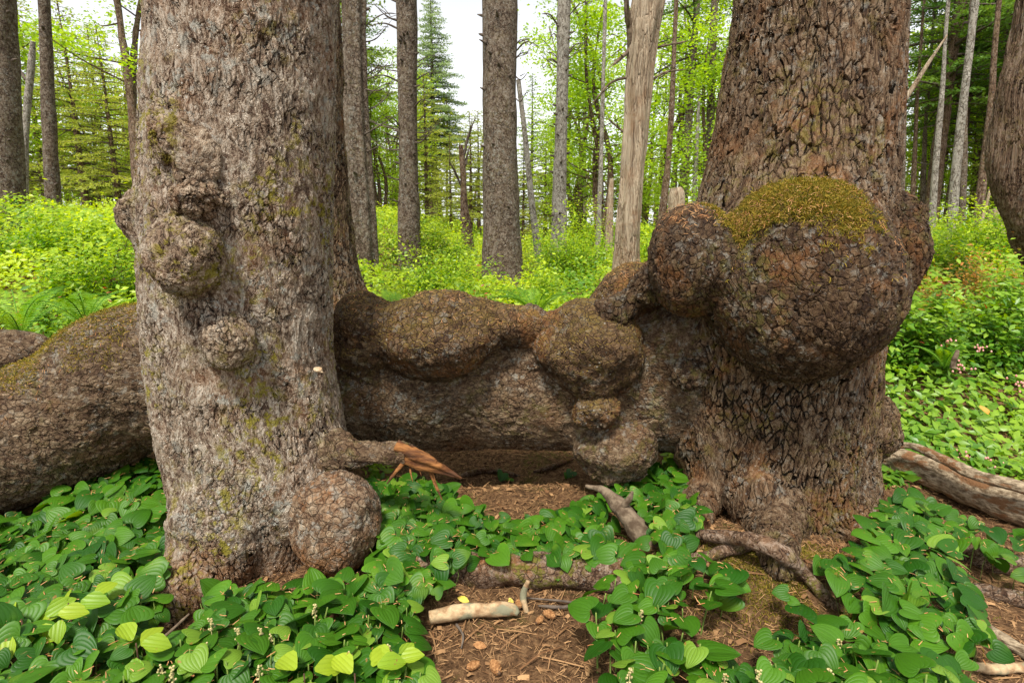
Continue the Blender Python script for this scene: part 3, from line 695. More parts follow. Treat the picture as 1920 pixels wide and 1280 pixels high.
# nearest plants become individual things, the rest is ground cover
order = np.argsort(camd); nind = 230
ind = np.zeros(len(bedP), bool); ind[order[:nind]] = True
def leaf_orient(n, rg, tilt=.32):
    N = np.tile([0, -.32, 1.], (n, 1)) + rg.normal(0, tilt, (n, 3)); A = rdir(n, rg) * 1.0 + np.array([0, -.65, 0]); return N, A
parts = []; tints = []; uvs = []; stemV = []
rest = np.where(~ind)[0]
for vi, T in enumerate(HTs):
    s_ = rest[vi::4]; n = len(s_); P = bedP[s_]; N, A = leaf_orient(n, rng)
    sc = .084 * rng.uniform(.40, .98, n) ** .8; V, F, t, uv = scatter(T, P, N, A, sc); parts.append((V, F)); tints.append(t); uvs.append(uv)
    P2 = P + rdir(n, rng) * rng.uniform(.02, .05, (n, 1)) - np.array([0, 0, 1.]) * rng.uniform(.01, .045, (n, 1))   # a second leaf on each stem
    N, A = leaf_orient(n, rng, .4); V, F, t, uv = scatter(T, P2, N, A, rng.uniform(.028, .062, n)); parts.append((V, F)); tints.append(t); uvs.append(uv)
V, F = joinm(parts)
tag(mk('ground_cover', V, F, M['bed'], attrs={'tint': np.concatenate(tints)}, uv=np.vstack(uvs)), 'bed of glossy heart-shaped leaves covering the soil under the level trunk', 'ground cover', kind='stuff')
SP = bedP[rest]; SG = bedG[rest]
V, F, t = slivers((SP + np.stack([SP[:, 0], SP[:, 1], SG], 1)) / 2, (SP - np.stack([SP[:, 0] + rng.normal(0, .02, len(SP)), SP[:, 1] + rng.normal(0, .02, len(SP)), SG], 1)), .13, .003, rdir(len(SP)))
tag(mk('leaf_stems', V, F, M['gstem'], attrs={'tint': t}), 'thin stems under the bed of heart-shaped leaves', 'stems', kind='stuff')
# individual plants
def plant_proto(i):
    rg = np.random.default_rng(100 + i); root = thing('lily_plant', (0, 0, 0), 'x', 'plant')
    h = rg.uniform(.115, .15); lean = rg.normal(0, .015, 2)
    V, F = tube([[0, 0, -.02, .0028], [lean[0] * .5, lean[1] * .5, h * .5, .0024], [lean[0], lean[1], h, .0018]], 6, 8); mk('stem', V, F, M['gstem'], root)
    a0 = rg.uniform(0, 6.28); nl = 2 if i % 3 else 3
    for k in range(nl):
        a = a0 + k * 2.3 + rg.normal(0, .2); d = np.array([[math.cos(a), math.sin(a), 0]]); hz = h - .022 * k
        T = HTs[(i + k) % 4]; N = d * rg.uniform(.1, .5) * 1 + np.array([[0, -.28, 1.]]) + rg.normal(0, .12, (1, 3))
        V, F, t, uv = scatter(T, np.array([[lean[0], lean[1], hz]]) + d * .016, N, d, rg.uniform(.046, .078), rg=rg)
        mk('leaf', V, F, M['bed'], root, attrs={'tint': t}, uv=uv)
    if i == 2:
        c = [];
        V, F = tube([[lean[0], lean[1], h - .01, .0012], [lean[0], lean[1], h + .045, .001]], 5, 5); c.append((V, F))
        for q in range(16):
            V, F = ellip([lean[0] + rg.normal(0, .003), lean[1] + rg.normal(0, .003), h + .012 + .036 * q / 16], (.003, .003, .003), 1); c.append((V, [F[0]]))
        V, F = joinm(c); mk('flower_spike', V, F, M['flower'], root)
    return root
LAND = [(60, 1010, 'under the mossy limb at far left'), (230, 960, 'in the shade between the mossy limb and the grey trunk'), (200, 1100, 'left of the ochre root'), (40, 1230, 'in the bottom left corner'), (180, 1240, 'at the bottom edge below the lime sprigs'),
 (330, 1250, 'by the tip of the ochre root'), (450, 1150, 'in front of the grey trunk foot'), (470, 1250, 'at the bottom edge below the grey trunk'), (640, 1130, 'just below the round ochre burl'), (620, 1250, 'between the yellow-green sprigs at the bottom edge'),
 (770, 1060, 'left of the half-buried log'), (760, 1170, 'beside the left end of the pale stick'), (760, 950, 'under the splintered branch'), (950, 1000, 'behind the half-buried log'), (1130, 1010, 'around the leaning dead branch'), (1260, 930, 'under the hanging burl'),
 (1180, 1110, 'right of the thin twigs on the soil'), (1200, 1220, 'at the bottom edge right of the bare soil'), (1350, 1060, 'by the arching mossy root'), (1400, 1260, 'at the bottom edge below the mossy mound'), (1560, 1080, 'at the front foot of the right tree'),
 (1600, 1200, 'low on the right slope'), (1720, 1010, 'below the fallen old log'), (1760, 1120, 'on the right slope beside the dark roots'), (1750, 1250, 'near the bottom right corner')]
protos = [plant_proto(i) for i in range(9)]; used = [False] * 9
for n_, i in enumerate(np.where(ind)[0]):
    k = n_ % 9; src = protos[k]
    if not used[k]: o = src; used[k] = True
    else:
        o = src.copy(); col.objects.link(o)
        for ch in list(src.children): c2 = ch.copy(); col.objects.link(c2); c2.parent = o
    P = bedP[i]; o.location = (float(P[0]), float(P[1]), float(bedG[i]) - .005); o.rotation_euler = (0, 0, float(rng.uniform(-.9, .9)) + (n_ % 2) * 3.0); s_ = float(rng.uniform(.85, 1.15)); o.scale = (s_, s_, s_)
    qx, qy = project(P[None]); k_ = int(np.argmin([(qx[0] - a) ** 2 + (qy[0] - b) ** 2 for a, b, _ in LAND]))
    tag(o, '%s %s lily plant%s %s' % ('large' if s_ > 1.05 else 'small' if s_ < .94 else 'glossy', 'three-leaved' if k % 3 == 0 else 'two-leaved', ' in flower' if k == 2 else '', LAND[k_][2]), 'plant', 'lily plants in the near beds')
# tan needles lying on the leaves
n = 2600; i = rng.integers(0, len(bedP), n); P = bedP[i] + rng.normal(0, .02, (n, 3)) * [1, 1, .15] + [0, -.01, .008]; D = rdir(n); D[:, 2] = rng.normal(0, .2, n)
V, F, t = slivers(P, D, rng.uniform(.01, .024, n), .002)
tag(mk('fallen_needles', V, F, M['needle_pale'], smooth=False, attrs={'tint': t}), 'tan spruce needles fallen on the heart-shaped leaves', 'needles', kind='stuff')
# litter on the soil
n = 66000; X = rng.uniform(-2, 2.8, n); Y = .9 + 2.9 * rng.random(n) ** 1.4; Z = gz(X, Y) + rng.uniform(.001, .010, n); D = rdir(n); D[:, 2] = rng.normal(0, .22, n)
V, F, t = slivers(np.stack([X, Y, Z], 1), D, rng.uniform(.012, .035, n), rng.uniform(.001, .0022, n))
n = 2600; X = rng.uniform(-2, 2.8, n); Y = .9 + 2.6 * rng.random(n); Z = gz(X, Y) + .006; D = rdir(n); D[:, 2] = rng.normal(0, .08, n)
V2, F2, t2 = slivers(np.stack([X, Y, Z], 1), D, rng.uniform(.05, .16, n), rng.uniform(.002, .005, n))
n = 2600; X = rng.uniform(-2, 2.8, n); Y = .9 + 2.6 * rng.random(n); Z = gz(X, Y) + .006; D = rdir(n); D[:, 2] = rng.normal(0, .1, n)
V3, F3, t3 = slivers(np.stack([X, Y, Z], 1), D, rng.uniform(.012, .035, n), rng.uniform(.006, .016, n))
V, F = joinm([(V, F), (V2, F2), (V3, F3)])
tag(mk('needle_litter', V, F, M['needles'], smooth=False, attrs={'tint': np.concatenate([t, t2 * .6, t3 * .8])}), 'brown needle and bark litter strewn over the soil', 'litter', kind='stuff')

# ------------------------------------------------------------ sticks, cones, logs near the camera
def rod(name, pts, mat, label, cat, nu=24, nv=60, a=.004, f=25, seed=1, origin=None, group=None):
    V, F = tube([[*P, r] for P, r in pts], nu, nv, lump(seed, a, f)); P0 = pts[0][0]
    return tag(mk(name, V, F, mat, origin=[float(v) for v in P0]), label, cat, group)
ps = rod('broken_stick', [(gp(806, 1158, .03), .020), (gp(860, 1146, .035), .024), (gp(920, 1142, .035), .022), (gp(958, 1142, .035), .020), (gp(972, 1150, .03), .006)], M['palestick'], 'short pale stick with peeling bark lying on the brown soil', 'stick', nu=40, a=.003)
rod('upright_twig', [(gp(987, 1148, .0), .009), (at(981, 1115, 1.66), .012), (at(990, 1088, 1.66), .008)], M['palestick'], 'stubby brown twig standing upright beside the pale stick', 'twig', a=.002)
BL = rod('buried_log', [(gp(760, 1060, .03), .05), (gp(900, 1068, .045), .055), (gp(1050, 1070, .05), .055), (gp(1180, 1085, .045), .06)], M['root'], 'half-buried mossy log crossing behind the bare soil', 'log', nu=60, nv=160, a=.012, f=10)
rod('leaning_branch', [(at(1226, 1034, 1.95), .046), (at(1190, 985, 2.0), .042), (at(1160, 945, 2.06), .032), (at(1130, 918, 2.12), .018), (at(1098, 911, 2.16), .006)], M['deadwood'], 'dead grey branch leaning up towards the hanging burl', 'branch', nu=50, nv=120, a=.006, f=15)
lb_ = bpy.data.objects['leaning_branch']
V, F = tube([[*at(1168, 950, 2.03), .014], [*at(1180, 935, 2.02), .012], [*at(1186, 921, 2.02), .005]], 16, 20); o = mk('side_stub', V, F, M['deadwood'], lb_)
OL = thing('fallen_log', at(1800, 930, 2.4), 'weathered grey-brown log slanting down to the right beyond the right tree', 'log')
def modO(X, D, r, s, th): return r * .86 * (1 + .06 * np.cos(3 * th + 2 * s)) + .005 * fbm(X * np.array([2.5, 14, 20]), 51, 4)
V, F = tube([[*at(1610, 842, 2.80), .068], [*at(1690, 864, 2.64), .076], [*at(1780, 900, 2.44), .082], [*at(1860, 932, 2.28), .086], [*at(1990, 978, 2.08), .090]], 90, 260, modO); mk('log', V, F, M['oldlog'], OL)
V, F = tube([[*at(1668, 840, 2.58), .008], [*at(1710, 836, 2.52), .018], [*at(1770, 862, 2.38), .026], [*at(1840, 893, 2.23), .028], [*at(1960, 925, 2.06), .03]], 40, 160, modO); mk('split_strip', V, F, M['oldlog'], OL)
rod('dead_stick', [(gp(1825, 1155, .02), .014), (gp(1870, 1190, .03), .017), (gp(1950, 1240, .02), .018)], M['oldlog'], 'long brown stick lying in the lower right corner', 'stick', a=.003)
rod('soil_root', [(gp(1800, 1035, .02), .03), (gp(1860, 1050, .03), .04), (gp(1960, 1070, .03), .045)], M['root'], 'dark root crossing the soil at the right edge', 'root', a=.008, f=12)
rod('soil_root', [(gp(1790, 1100, .0), .02), (gp(1860, 1112, .02), .028), (gp(1960, 1135, .02), .03)], M['root'], 'lower dark root at the right edge, just under the longer one', 'root', a=.008, f=12)
rod('wood_scrap', [(gp(1790, 1245, .0), .012), (gp(1860, 1252, .02), .014), (gp(1940, 1250, .02), .014)], M['palestick'], 'pale splintered wood scrap at the bottom right corner', 'wood', a=.005)
rod('surface_root', [(gp(860, 895, .0), .014), (gp(900, 882, .02), .018), (gp(940, 884, .02), .016), (gp(975, 893, .0), .010)], M['root'], 'thin root surfacing on the dirt seen under the level trunk', 'root', a=.004)
rod('surface_root', [(gp(1000, 885, .0), .010), (gp(1040, 872, .02), .014), (gp(1075, 860, .0), .012)], M['root'], 'short root surfacing on the dirt below the chain of burls, right one', 'root', a=.004)
rod('thin_twig', [(gp(1010, 1135, .01), .004), (gp(1060, 1137, .02), .005), (gp(1090, 1120, .02), .003)], M['twig'], 'thin grey twig just right of the upright twig', 'twig', a=.001)
rod('thin_twig', [(gp(985, 1120, .01), .003), (gp(1070, 1128, .015), .004), (gp(1130, 1140, .01), .002)], M['twig'], 'long thin twig lying on the soil under the right-hand leaves', 'twig', a=.001)
rod('thin_twig', [(gp(856, 1170, .01), .004), (gp(868, 1190, .02), .004), (gp(865, 1215, .01), .003)], M['twig'], 'curved dark twig below the pale stick', 'twig', a=.001)
rod('leaning_twig', [(gp(245, 1245, .02), .004), (gp(300, 1200, .14), .004), (gp(355, 1150, .17), .002)], M['deadwood'], 'thin bare twig slanting across the leaves at the left tree root', 'twig', a=.001)
rod('leaning_twig', [(gp(222, 1190, .0), .003), (at(228, 1150, 1.5), .003), (at(224, 1120, 1.48), .002)], M['deadwood'], 'short bare twig sticking up from the leaves left of the root', 'twig', a=.001)
rod('dead_stick', [(at(1786, 690, 2.9), .014), (at(1790, 672, 2.9), .013), (at(1796, 656, 2.9), .009)], M['deadwood'], 'short brown stub poking up out of the shrubs at right', 'stick', a=.003)
def cone(px, py, sz, rot, label):
    rg = np.random.default_rng(int(px)); P = gp(px, py, .014); o = thing('pine_cone', P, label, 'cone', 'cones lying on the soil'); c = []
    V, F = tube([[-.5, 0, 0, .05], [-.3, 0, 0, .20], [0, 0, 0, .26], [.3, 0, 0, .18], [.5, 0, 0, .04]], 16, 14); c.append((V, F)); sc = []
    for k in range(90):
        t = k / 90; x = -.48 + t; a = k * 2.4; r = .38 * math.sin(math.pi * (t * .86 + .1)) ** .7
        d = np.array([[0.55, math.cos(a), math.sin(a)]]); V, F, _, _ = scatter(oval(1, .9, .1, .1, 2), np.array([[x, math.cos(a) * r * .7, math.sin(a) * r * .7]]), np.array([[-.4, math.cos(a), math.sin(a)]]), np.array([[1., 0.6 * math.cos(a), .6 * math.sin(a)]]), .24); sc.append((V, [F]))
    def fin(V): V = V * sz; x = V[:, 0] * math.cos(rot) - V[:, 1] * math.sin(rot); y = V[:, 0] * math.sin(rot) + V[:, 1] * math.cos(rot); return np.stack([x, y, V[:, 2]], 1) + P
    V, F = joinm(c); mk('core', fin(V), F, M['stem'], o); V, F = joinm(sc); mk('scales', fin(V), F, M['cone'], o)
cone(931, 1253, .045, 2.0, 'orange-brown cone lying alone near the bottom edge')
cone(973, 1134, .034, 1.7, 'cone tucked between the pale stick and the upright twig')
cone(1033, 1152, .038, 2.6, 'cone lying just right of the upright twig')
cone(1090, 1146, .040, .3, 'rightmost cone, near the right-hand lily leaves')
cone(884, 1248, .036, .5, 'yellowish cone left of the lone bottom cone')
cone(1010, 1163, .030, .9, 'reddish cone below the upright twig')
def fallen_leaf(px, py, L, mat, label, z=.01, T=None, nm='fallen_leaf'):
    P = gp(px, py, z)[None]; V, F, t, uv = scatter(T or oval(1, .6, .1, .1, 4), P, np.array([[.1, -.5, 1.]]), rdir(1), L)
    tag(mk(nm, V, F, M[mat], origin=[float(v) for v in P[0]]), label, 'leaf')
# moss on the soil mound
n = 26000; X = rng.normal(.98, .26, n); Y = rng.normal(1.70, .13, n); p_ = np.stack([X, Y, X * 0], 1); k = (fbm(p_ * 6, 91, 3) + .25 > 0) & (Y < 1.98); X, Y = X[k], Y[k]
V, F, t = blades(np.stack([X, Y, gz(X, Y) + .002], 1), np.tile([0, 0, 1.], (len(X), 1)), rng.uniform(.006, .016, len(X)), .002, .8)
tag(mk('ground_moss', V, F, M['moss'], smooth=False, attrs={'tint': t * .8}), 'low green-brown moss on the soil mound below the right tree', 'moss', kind='stuff')
fallen_leaf(858, 1120, .04, 'yleaf', 'yellow fallen leaf at the edge of the left leaf bed')
fallen_leaf(955, 1120, .03, 'yleaf', 'small yellow leaf behind the pale stick')
fallen_leaf(1125, 1200, .035, 'yleaf', 'yellowed leaf on the soil near the right-hand plants', .02)
fallen_leaf(912, 1212, .04, 'cone', 'dry brown leaf curled on the soil above the lone cone')

# yellow-green leaved sprigs in the front corners
def sprig(px, py, z, n, L, label, seed, spread=.07, mat='lime'):
    rg = np.random.default_rng(seed); B = gp(px, py, z); g = float(gz(B[0], B[1])); root = thing('lime_sprig', (B[0], B[1], g), label, 'plant')
    V, F = tube([[B[0], B[1], g - .02, .003], [*B, .002]], 6, 8); mk('stem', V, F, M['stem'], root)
    for k in range(n):
        a = k * 2.4 + rg.uniform(0, .5); d = np.array([[math.cos(a), math.sin(a), 0]]); P = B[None] + d * spread * rg.uniform(.15, .8) + [0, 0, -.008 * k]
        V, F, t, uv = scatter(ovaluv(1, .72, .25, .22, 5), P, np.array([[0, -.45, 1]]) + d * .2 + rg.normal(0, .15, (1, 3)), d, L * rg.uniform(.75, 1.1), rg=rg)
        mk('leaf', V, F, M[mat], root, attrs={'tint': t}, uv=uv)
sprig(40, 1160, .16, 7, .075, 'yellow-green spotted sprig at the left edge above the lily leaves', 1, .11)
sprig(128, 1130, .17, 5, .07, 'yellow-green sprig second from the left edge', 2, .09)
sprig(255, 1205, .17, 4, .075, 'yellow-green sprig at the end of the ochre root', 3, .05)
sprig(570, 1262, .18, 3, .085, 'yellow-green sprig standing left of centre at the bottom edge', 4, .05)
sprig(665, 1262, .18, 6, .08, 'yellow-green spotted clump at the bottom edge, left of the bare soil', 5, .08)
sprig(735, 1240, .16, 4, .07, 'yellow-green sprig beside the left edge of the bare soil', 6, .05)

# ------------------------------------------------------------ ferns
def fern(name, base, nfr, L, label, seed, mat='fern', aim=None, parts_n=True):
    rg = np.random.default_rng(seed); root = thing(name, base, label, 'fern')
    for k in range(nfr):
        a = (k / nfr) * 6.28 + rg.uniform(-.3, .3) if aim is None else aim + rg.uniform(-.9, .9)
        l = L * rg.uniform(.75, 1.1); el = rg.uniform(.85, 1.4); n = 30; t = np.linspace(0, 1, n)
        d = np.array([math.cos(a), math.sin(a), 0]); x = l * (t * math.cos(el) + .25 * t ** 2); z = l * (t * math.sin(el) - .45 * t ** 2.2)
        P = np.array(base) + d * x[:, None] + np.array([0, 0, 1.]) * z[:, None]
        T = np.gradient(P, axis=0); T /= np.linalg.norm(T, axis=1)[:, None]; sd_ = np.cross(T, [0, 0, 1.]); sd_ /= np.linalg.norm(sd_, axis=1)[:, None]; Nn = np.cross(sd_, T)
        w_ = l * .15 * np.sin(np.pi * np.clip(t * .93 + .07, 0, 1)) ** .7; pr = []; tt = []
        tn = rg.random()
        for sg in (-1, 1):
            for sub_ in (0,):
                Pi = P[2:] * (1 - sub_) + np.roll(P, -1, 0)[2:] * sub_; Pi = Pi[:-1]; q = len(Pi)
                V, F, tq, _ = scatter(oval(1, .13, .1, .1, 2), Pi, Nn[2:-1], sd_[2:-1] * sg + T[2:-1] * .25, np.maximum(w_[2:-1], .004), np.full(q, tn), rg); pr.append((V, F)); tt.append(tq)
        V, F = tube(np.hstack([P, np.full((n, 1), .003)]), 5, n); pr.append((V, F)); tt.append(np.full(len(V), .2))
        V, F = joinm(pr); mk('frond', V, F, M[mat], root, smooth=False, attrs={'tint': np.concatenate(tt)})
def base_on(px, py, Y):
    P = at(px, py, Y); P[2] = gz(P[0], Y); return P
fern('sword_fern', at(165, 620, 2.85), 8, .42, 'bright sword fern arching behind the level trunk at far left', 1)
fern('sword_fern', at(40, 630, 2.9), 8, .5, 'sword fern at the left edge behind the mossy trunk', 2)
fern('sword_fern', at(1005, 600, 3.3), 11, .36, 'sword fern showing above the dip between the burls', 3)
fern('sword_fern', at(745, 610, 3.3), 8, .36, 'small fern tip behind the leftmost burl of the chain', 4)
fern('sword_fern', at(1880, 600, 4.2), 9, .45, 'sword fern among the shrubs at the right edge', 5)
fern('sword_fern', at(1770, 690, 3.3), 7, .28, 'small fern among the shrubs right of the big tree', 7)
fern('dry_fern', gnd(10, 1090, .02), 6, .16, 'rust-coloured dead fern frond at the left edge of the leaf bed', 6, 'dryfern')
fern('dry_fern', at(1075, 620, 3.3), 4, .3, 'brown withered fern behind the round burl', 8, 'dryfern')

# ------------------------------------------------------------ big trunks standing in the shrubs behind
def base_tree(name, rows, Y, mat, label, top=9., nu=90, nv=260, a=.02, flare=.12, cat='tree', branches=(), knots=0, seed=1, ridge=0.0, bmat=None):
    """rows (px, py, half-width px) from top to bottom at distance Y"""
    pts = []
    for px, py, r in rows: pts.append(edge_fit(px, py, r, Y, .98))
    pts.reverse(); b = pts[0]; g = float(gz(b[0], Y)) - .15
    if b[2] > g + .1: pts.insert(0, [b[0] - (pts[1][0] - b[0]) * (b[2] - g) / (pts[1][2] - b[2]), Y, g, b[3] * 1.12])
    e, f = pts[-1], pts[-2]
    if top and top > e[2] + .3: k = (top - e[2]) / (e[2] - f[2]); pts.append([e[0] + (e[0] - f[0]) * k * .7, Y, top, e[3] * .8])
    root = thing(name, (pts[0][0], Y, g + .15), label, cat)
    def md(X, D, r, s, th):
        r = r + a * fbm(X * np.array([4, 4, 1.5]) + seed, seed, 3) * np.minimum(r / .15, 1) + flare * r * np.exp(-(X[:, 2] - g) / .45) * (1.2 + .5 * np.cos(3 * np.arctan2(D[:, 1], D[:, 0]) + seed))
        if ridge: r = r + ridge * np.cos(7 * th + 3 * s)
        return r
    V, F = tube(pts, nu, nv, md); o = mk('trunk', V, F, M[mat], root)
    rg = np.random.default_rng(seed + 50)
    C = np.array(pts)
    for k in range(knots):                                    # stubs left by shed limbs
        z = rg.uniform(g + .5, min(C[-1, 2], H + Y * .5)); x = np.interp(z, C[:, 2], C[:, 0]); r = np.interp(z, C[:, 2], C[:, 3]); an = rg.uniform(-3.3, .15)
        d = np.array([math.cos(an), math.sin(an), .25]); P = np.array([x, Y, z]) + d * r * .9
        V, F = tube([[*P, .022], [*(P + d * .05), .014], [*(P + d * rg.uniform(.06, .10)), .004]], 8, 6); mk('knot', V, F, M['twig'], root)
    for (px, py, qx, qy, w, bd) in branches:                  # dead limbs, endpoints in the trunk's own plane
        A = at(px, py, Y); B = at(qx, qy, Y + rg.uniform(-.5, .5)); mid = (A + B) / 2 + np.array([0, 0, bd]); r0 = m(w, py, Y)
        V, F = tube([[*A, r0], [*mid, r0 * .7], [*B, r0 * .2]], 8, 24, lump(int(px), r0 * .25, 20)); br = [(V, F)]
        for q in range(int(rg.integers(1, 4))):
            t = rg.uniform(.3, .85); Pm = A * (1 - t) + B * t + np.array([0, 0, bd * 4 * t * (1 - t) * .5]); dd = (B - A) * rg.uniform(.2, .4); dd = dd + np.array([0, rg.normal(0, .1), rg.uniform(-.05, .5) * np.linalg.norm(dd)])
            V, F = tube([[*Pm, r0 * .45], [*(Pm + dd * .5), r0 * .3], [*(Pm + dd), r0 * .1]], 6, 8); br.append((V, F))
        V, F = joinm(br); mk('dead_branch', V, F, M[bmat or 'twig'], root)
    return root
def rbr(px0, y0, y1, n, side, l0, l1, seed, w=3):
    rg = np.random.default_rng(seed); out = []
    for k in range(n):
        y = rg.uniform(y0, y1); l = rg.uniform(l0, l1); out.append((px0 - side * 4, y, px0 + side * l, y - l * rg.uniform(.1, .9), w * rg.uniform(.35, .65), rg.uniform(-.1, .12)))
    return out
base_tree('spruce_tree', [(-4, 0, 34), (4, 200, 37), (10, 375, 40), (14, 480, 44)], 7.5, 'far', 'dark thick spruce trunk cut by the left edge of the photo', seed=1, knots=12)
base_tree('dead_tree', [(62, 78, 5), (58, 130, 8), (48, 250, 8), (44, 420, 9)], 9.5, 'pale', 'slender broken-topped trunk between the two left-edge spruces', top=0, seed=2, nu=30, branches=[(48, 150, 30, 120, 3, 0)])
base_tree('spruce_tree', [(82, 0, 13), (90, 200, 14), (101, 395, 16), (103, 460, 17)], 8.5, 'far', 'narrow grey spruce trunk, second large one from the left edge', seed=3, knots=10, nu=60)
base_tree('spruce_tree', [(570, 0, 74), (572, 300, 78), (575, 440, 84), (580, 520, 92), (585, 620, 120)], 3.7, 'right', 'brown spruce with flared roots peeking out right behind the big grey-barked one', seed=4, top=4.2, nu=260, nv=420, flare=.35)
base_tree('spruce_tree', [(664, 0, 22), (667, 150, 23), (672, 300, 24), (680, 470, 27), (681, 520, 28)], 6.6, 'far', 'slim spruce trunk with greenish ridged bark standing beside the big grey trunk', seed=5, ridge=.012, knots=6, branches=rbr(676, 60, 300, 9, 1, 50, 90, 3))
base_tree('spruce_tree', [(763, 0, 20), (764, 200, 18), (766, 350, 19), (768, 462, 21)], 8.6, 'far', 'medium spruce trunk with many bare dead branches, left of the widest middle trunk', seed=6, knots=30, branches=rbr(775, 40, 300, 9, 1, 25, 70, 5) + rbr(752, 40, 420, 12, -1, 25, 75, 6))
base_tree('spruce_tree', [(937, 0, 33), (937, 200, 32), (939, 400, 34), (941, 487, 36)], 7.4, 'far', 'widest straight grey trunk in the middle of the shrubs', seed=7, knots=16, branches=rbr(966, 60, 190, 7, 1, 20, 45, 8), nv=400)
base_tree('dead_tree', [(972, 150, 4), (985, 260, 5), (995, 360, 6), (1006, 452, 7)], 9.5, 'pale', 'thin pale pole leaning against the widest middle trunk', top=0, seed=8, nu=24, flare=0)
base_tree('spruce_tree', [(1058, 0, 13), (1053, 200, 12), (1050, 330, 14), (1047, 442, 15)], 10.5, 'pale', 'pale lichen-covered spruce trunk with dark knots right of the widest middle trunk', seed=9, knots=26, nu=50, branches=rbr(1045, 20, 140, 5, -1, 15, 35, 9) + rbr(1062, 30, 120, 4, 1, 30, 60, 10))
SN = base_tree('dead_tree', [(1222, -20, 29), (1207, 60, 27), (1198, 160, 24), (1191, 250, 23), (1184, 330, 22), (1177, 420, 22), (1172, 505, 24), (1170, 600, 27)], 4.9, 'snag', 'bare barkless snag with twisted wood grain standing in front of the right tree', top=3.6, seed=10, nu=120, a=.03, flare=.15, ridge=.008,
   branches=[(1186, 115, 1162, -60, 7, .05), (1204, 95, 1300, 75, 3, 0), (1196, 170, 1290, 130, 3, .05), (1172, 250, 1130, 215, 2.5, 0), (1180, 95, 1140, 130, 4, 0), (1196, 200, 1225, 180, 3, 0), (1176, 145, 1110, 195, 3, .05)], bmat='deadwood')
base_tree('dead_tree', [(1131, 150, 4), (1127, 300, 4), (1122, 440, 5)], 11, 'pale', 'thin straight pole trunk between the lichened spruce and the barkless snag', top=6, seed=11, nu=24, flare=0)
base_tree('tree_stump', [(1147, 335, 4), (1144, 380, 6), (1142, 440, 8)], 11.5, 'snag', 'short pale broken stump left of the barkless snag', top=0, seed=12, nu=30, flare=.05, cat='stump')
base_tree('alder_tree', [(1268, 0, 4), (1262, 150, 5), (1253, 300, 6), (1238, 430, 8)], 12, 'far_brown', 'thin brown trunk leaning left just right of the barkless snag', seed=13, nu=24, flare=0, branches=rbr(1262, 60, 200, 4, -1, 15, 40, 3, 2))
base_tree('spruce_tree', [(1340, 0, 6), (1336, 120, 7), (1330, 260, 8), (1322, 420, 9)], 13, 'far', 'grey trunk half hidden at the left side of the right giant', seed=14, nu=30, flare=0)
base_tree('dead_tree', [(1311, 180, 2.5), (1306, 280, 4), (1299, 430, 6)], 12.5, 'pale', 'short pale pole next to the right giant above its left burl', top=0, seed=15, nu=20, flare=0)
base_tree('tree_stump', [(1266, 352, 8), (1268, 370, 12), (1267, 430, 13)], 9, 'snag', 'stubby mossy yellow stump above the left burl of the right tree', top=0, seed=16, nu=40, a=.05, flare=0, cat='stump')
base_tree('dead_tree', [(864, 272, 4), (868, 320, 6), (870, 380, 7), (876, 440, 10)], 11, 'far_brown', 'broken brown snag with an upright fork left of the widest middle trunk', top=0, seed=17, nu=30, flare=.1, branches=[(868, 300, 892, 220, 3, .1), (866, 350, 842, 300, 3, 0), (872, 310, 880, 275, 3, 0)])
base_tree('alder_tree', [(1775, 40, 4), (1768, 150, 5), (1757, 280, 7), (1745, 445, 9)], 10, 'pale', 'pale slender trunk nearest the right side of the right giant', seed=18, nu=30, flare=0, top=7)
base_tree('alder_tree', [(1829, 0, 8), (1817, 100, 8.5), (1797, 270, 9.5), (1784, 430, 10), (1783, 460, 10)], 8.5, 'pale', 'white-blotched slender trunk in the middle of the right gap', seed=19, nu=40, flare=0, top=7)
base_tree('spruce_tree', [(1868, 60, 6), (1858, 200, 8), (1843, 330, 10), (1828, 440, 12)], 11, 'far_brown', 'red-brown trunk leaning right behind the white-blotched one', seed=20, nu=40, flare=0, top=8)
base_tree('cedar_tree', [(1968, -20, 70), (1955, 100, 75), (1944, 200, 78), (1938, 290, 82), (1948, 370, 80), (1975, 450, 75), (2000, 520, 80), (2010, 600, 95)], 4.6, 'cedar', 'curved stringy-barked brown trunk bowing in from the right edge', seed=21, nu=260, nv=420, top=3.6, flare=.1, a=.03)
base_tree('dead_tree', [(1776, 66, 1.5), (1740, 120, 4), (1708, 170, 5.5), (1676, 215, 7), (1640, 270, 8)], 5.5, 'snag', 'broken yellowish limb slanting up beside the right giant', top=0, seed=22, nu=24, flare=0, cat='branch')
base_tree('dead_tree', [(1858, 350, 3), (1845, 400, 4), (1832, 450, 5)], 9.5, 'snag', 'short pale leaning pole behind the curved cedar', top=0, seed=23, nu=20, flare=0)
base_tree('tree_stump', [(1866, 392, 14), (1868, 420, 17), (1868, 460, 18)], 10.5, 'snag', 'low broken stump left of the curved cedar', top=0, seed=24, nu=40, a=.06, flare=0, cat='stump')
for i, (x0, x1, y0, Y, r, lb) in enumerate(((1700, 1690, 120, 14, 4, 'thin dark trunk first right of the giant burled tree'), (1722, 1708, 150, 15, 5, 'thin reddish trunk second right of the giant burled tree'), (1738, 1728, 200, 16, 5, 'dim brown trunk just left of the pale slender one'),
    (1800, 1790, 60, 16, 4, 'dim thin trunk behind the white-blotched one'), (1812, 1803, 160, 13, 7, 'broad dim trunk right behind the white-blotched one'), (1840, 1818, 120, 17, 4, 'thin dark trunk left of the red-brown leaning one'), (1885, 1872, 100, 15, 5, 'dark trunk next to the curved cedar'))):
    base_tree('spruce_tree', [(x0, y0, r * .7), ((x0 + x1) / 2, 290, r), (x1, 440, r * 1.15)], Y, 'far_brown' if i % 2 else 'far', lb, seed=30 + i, nu=20, nv=60, flare=0, top=9)

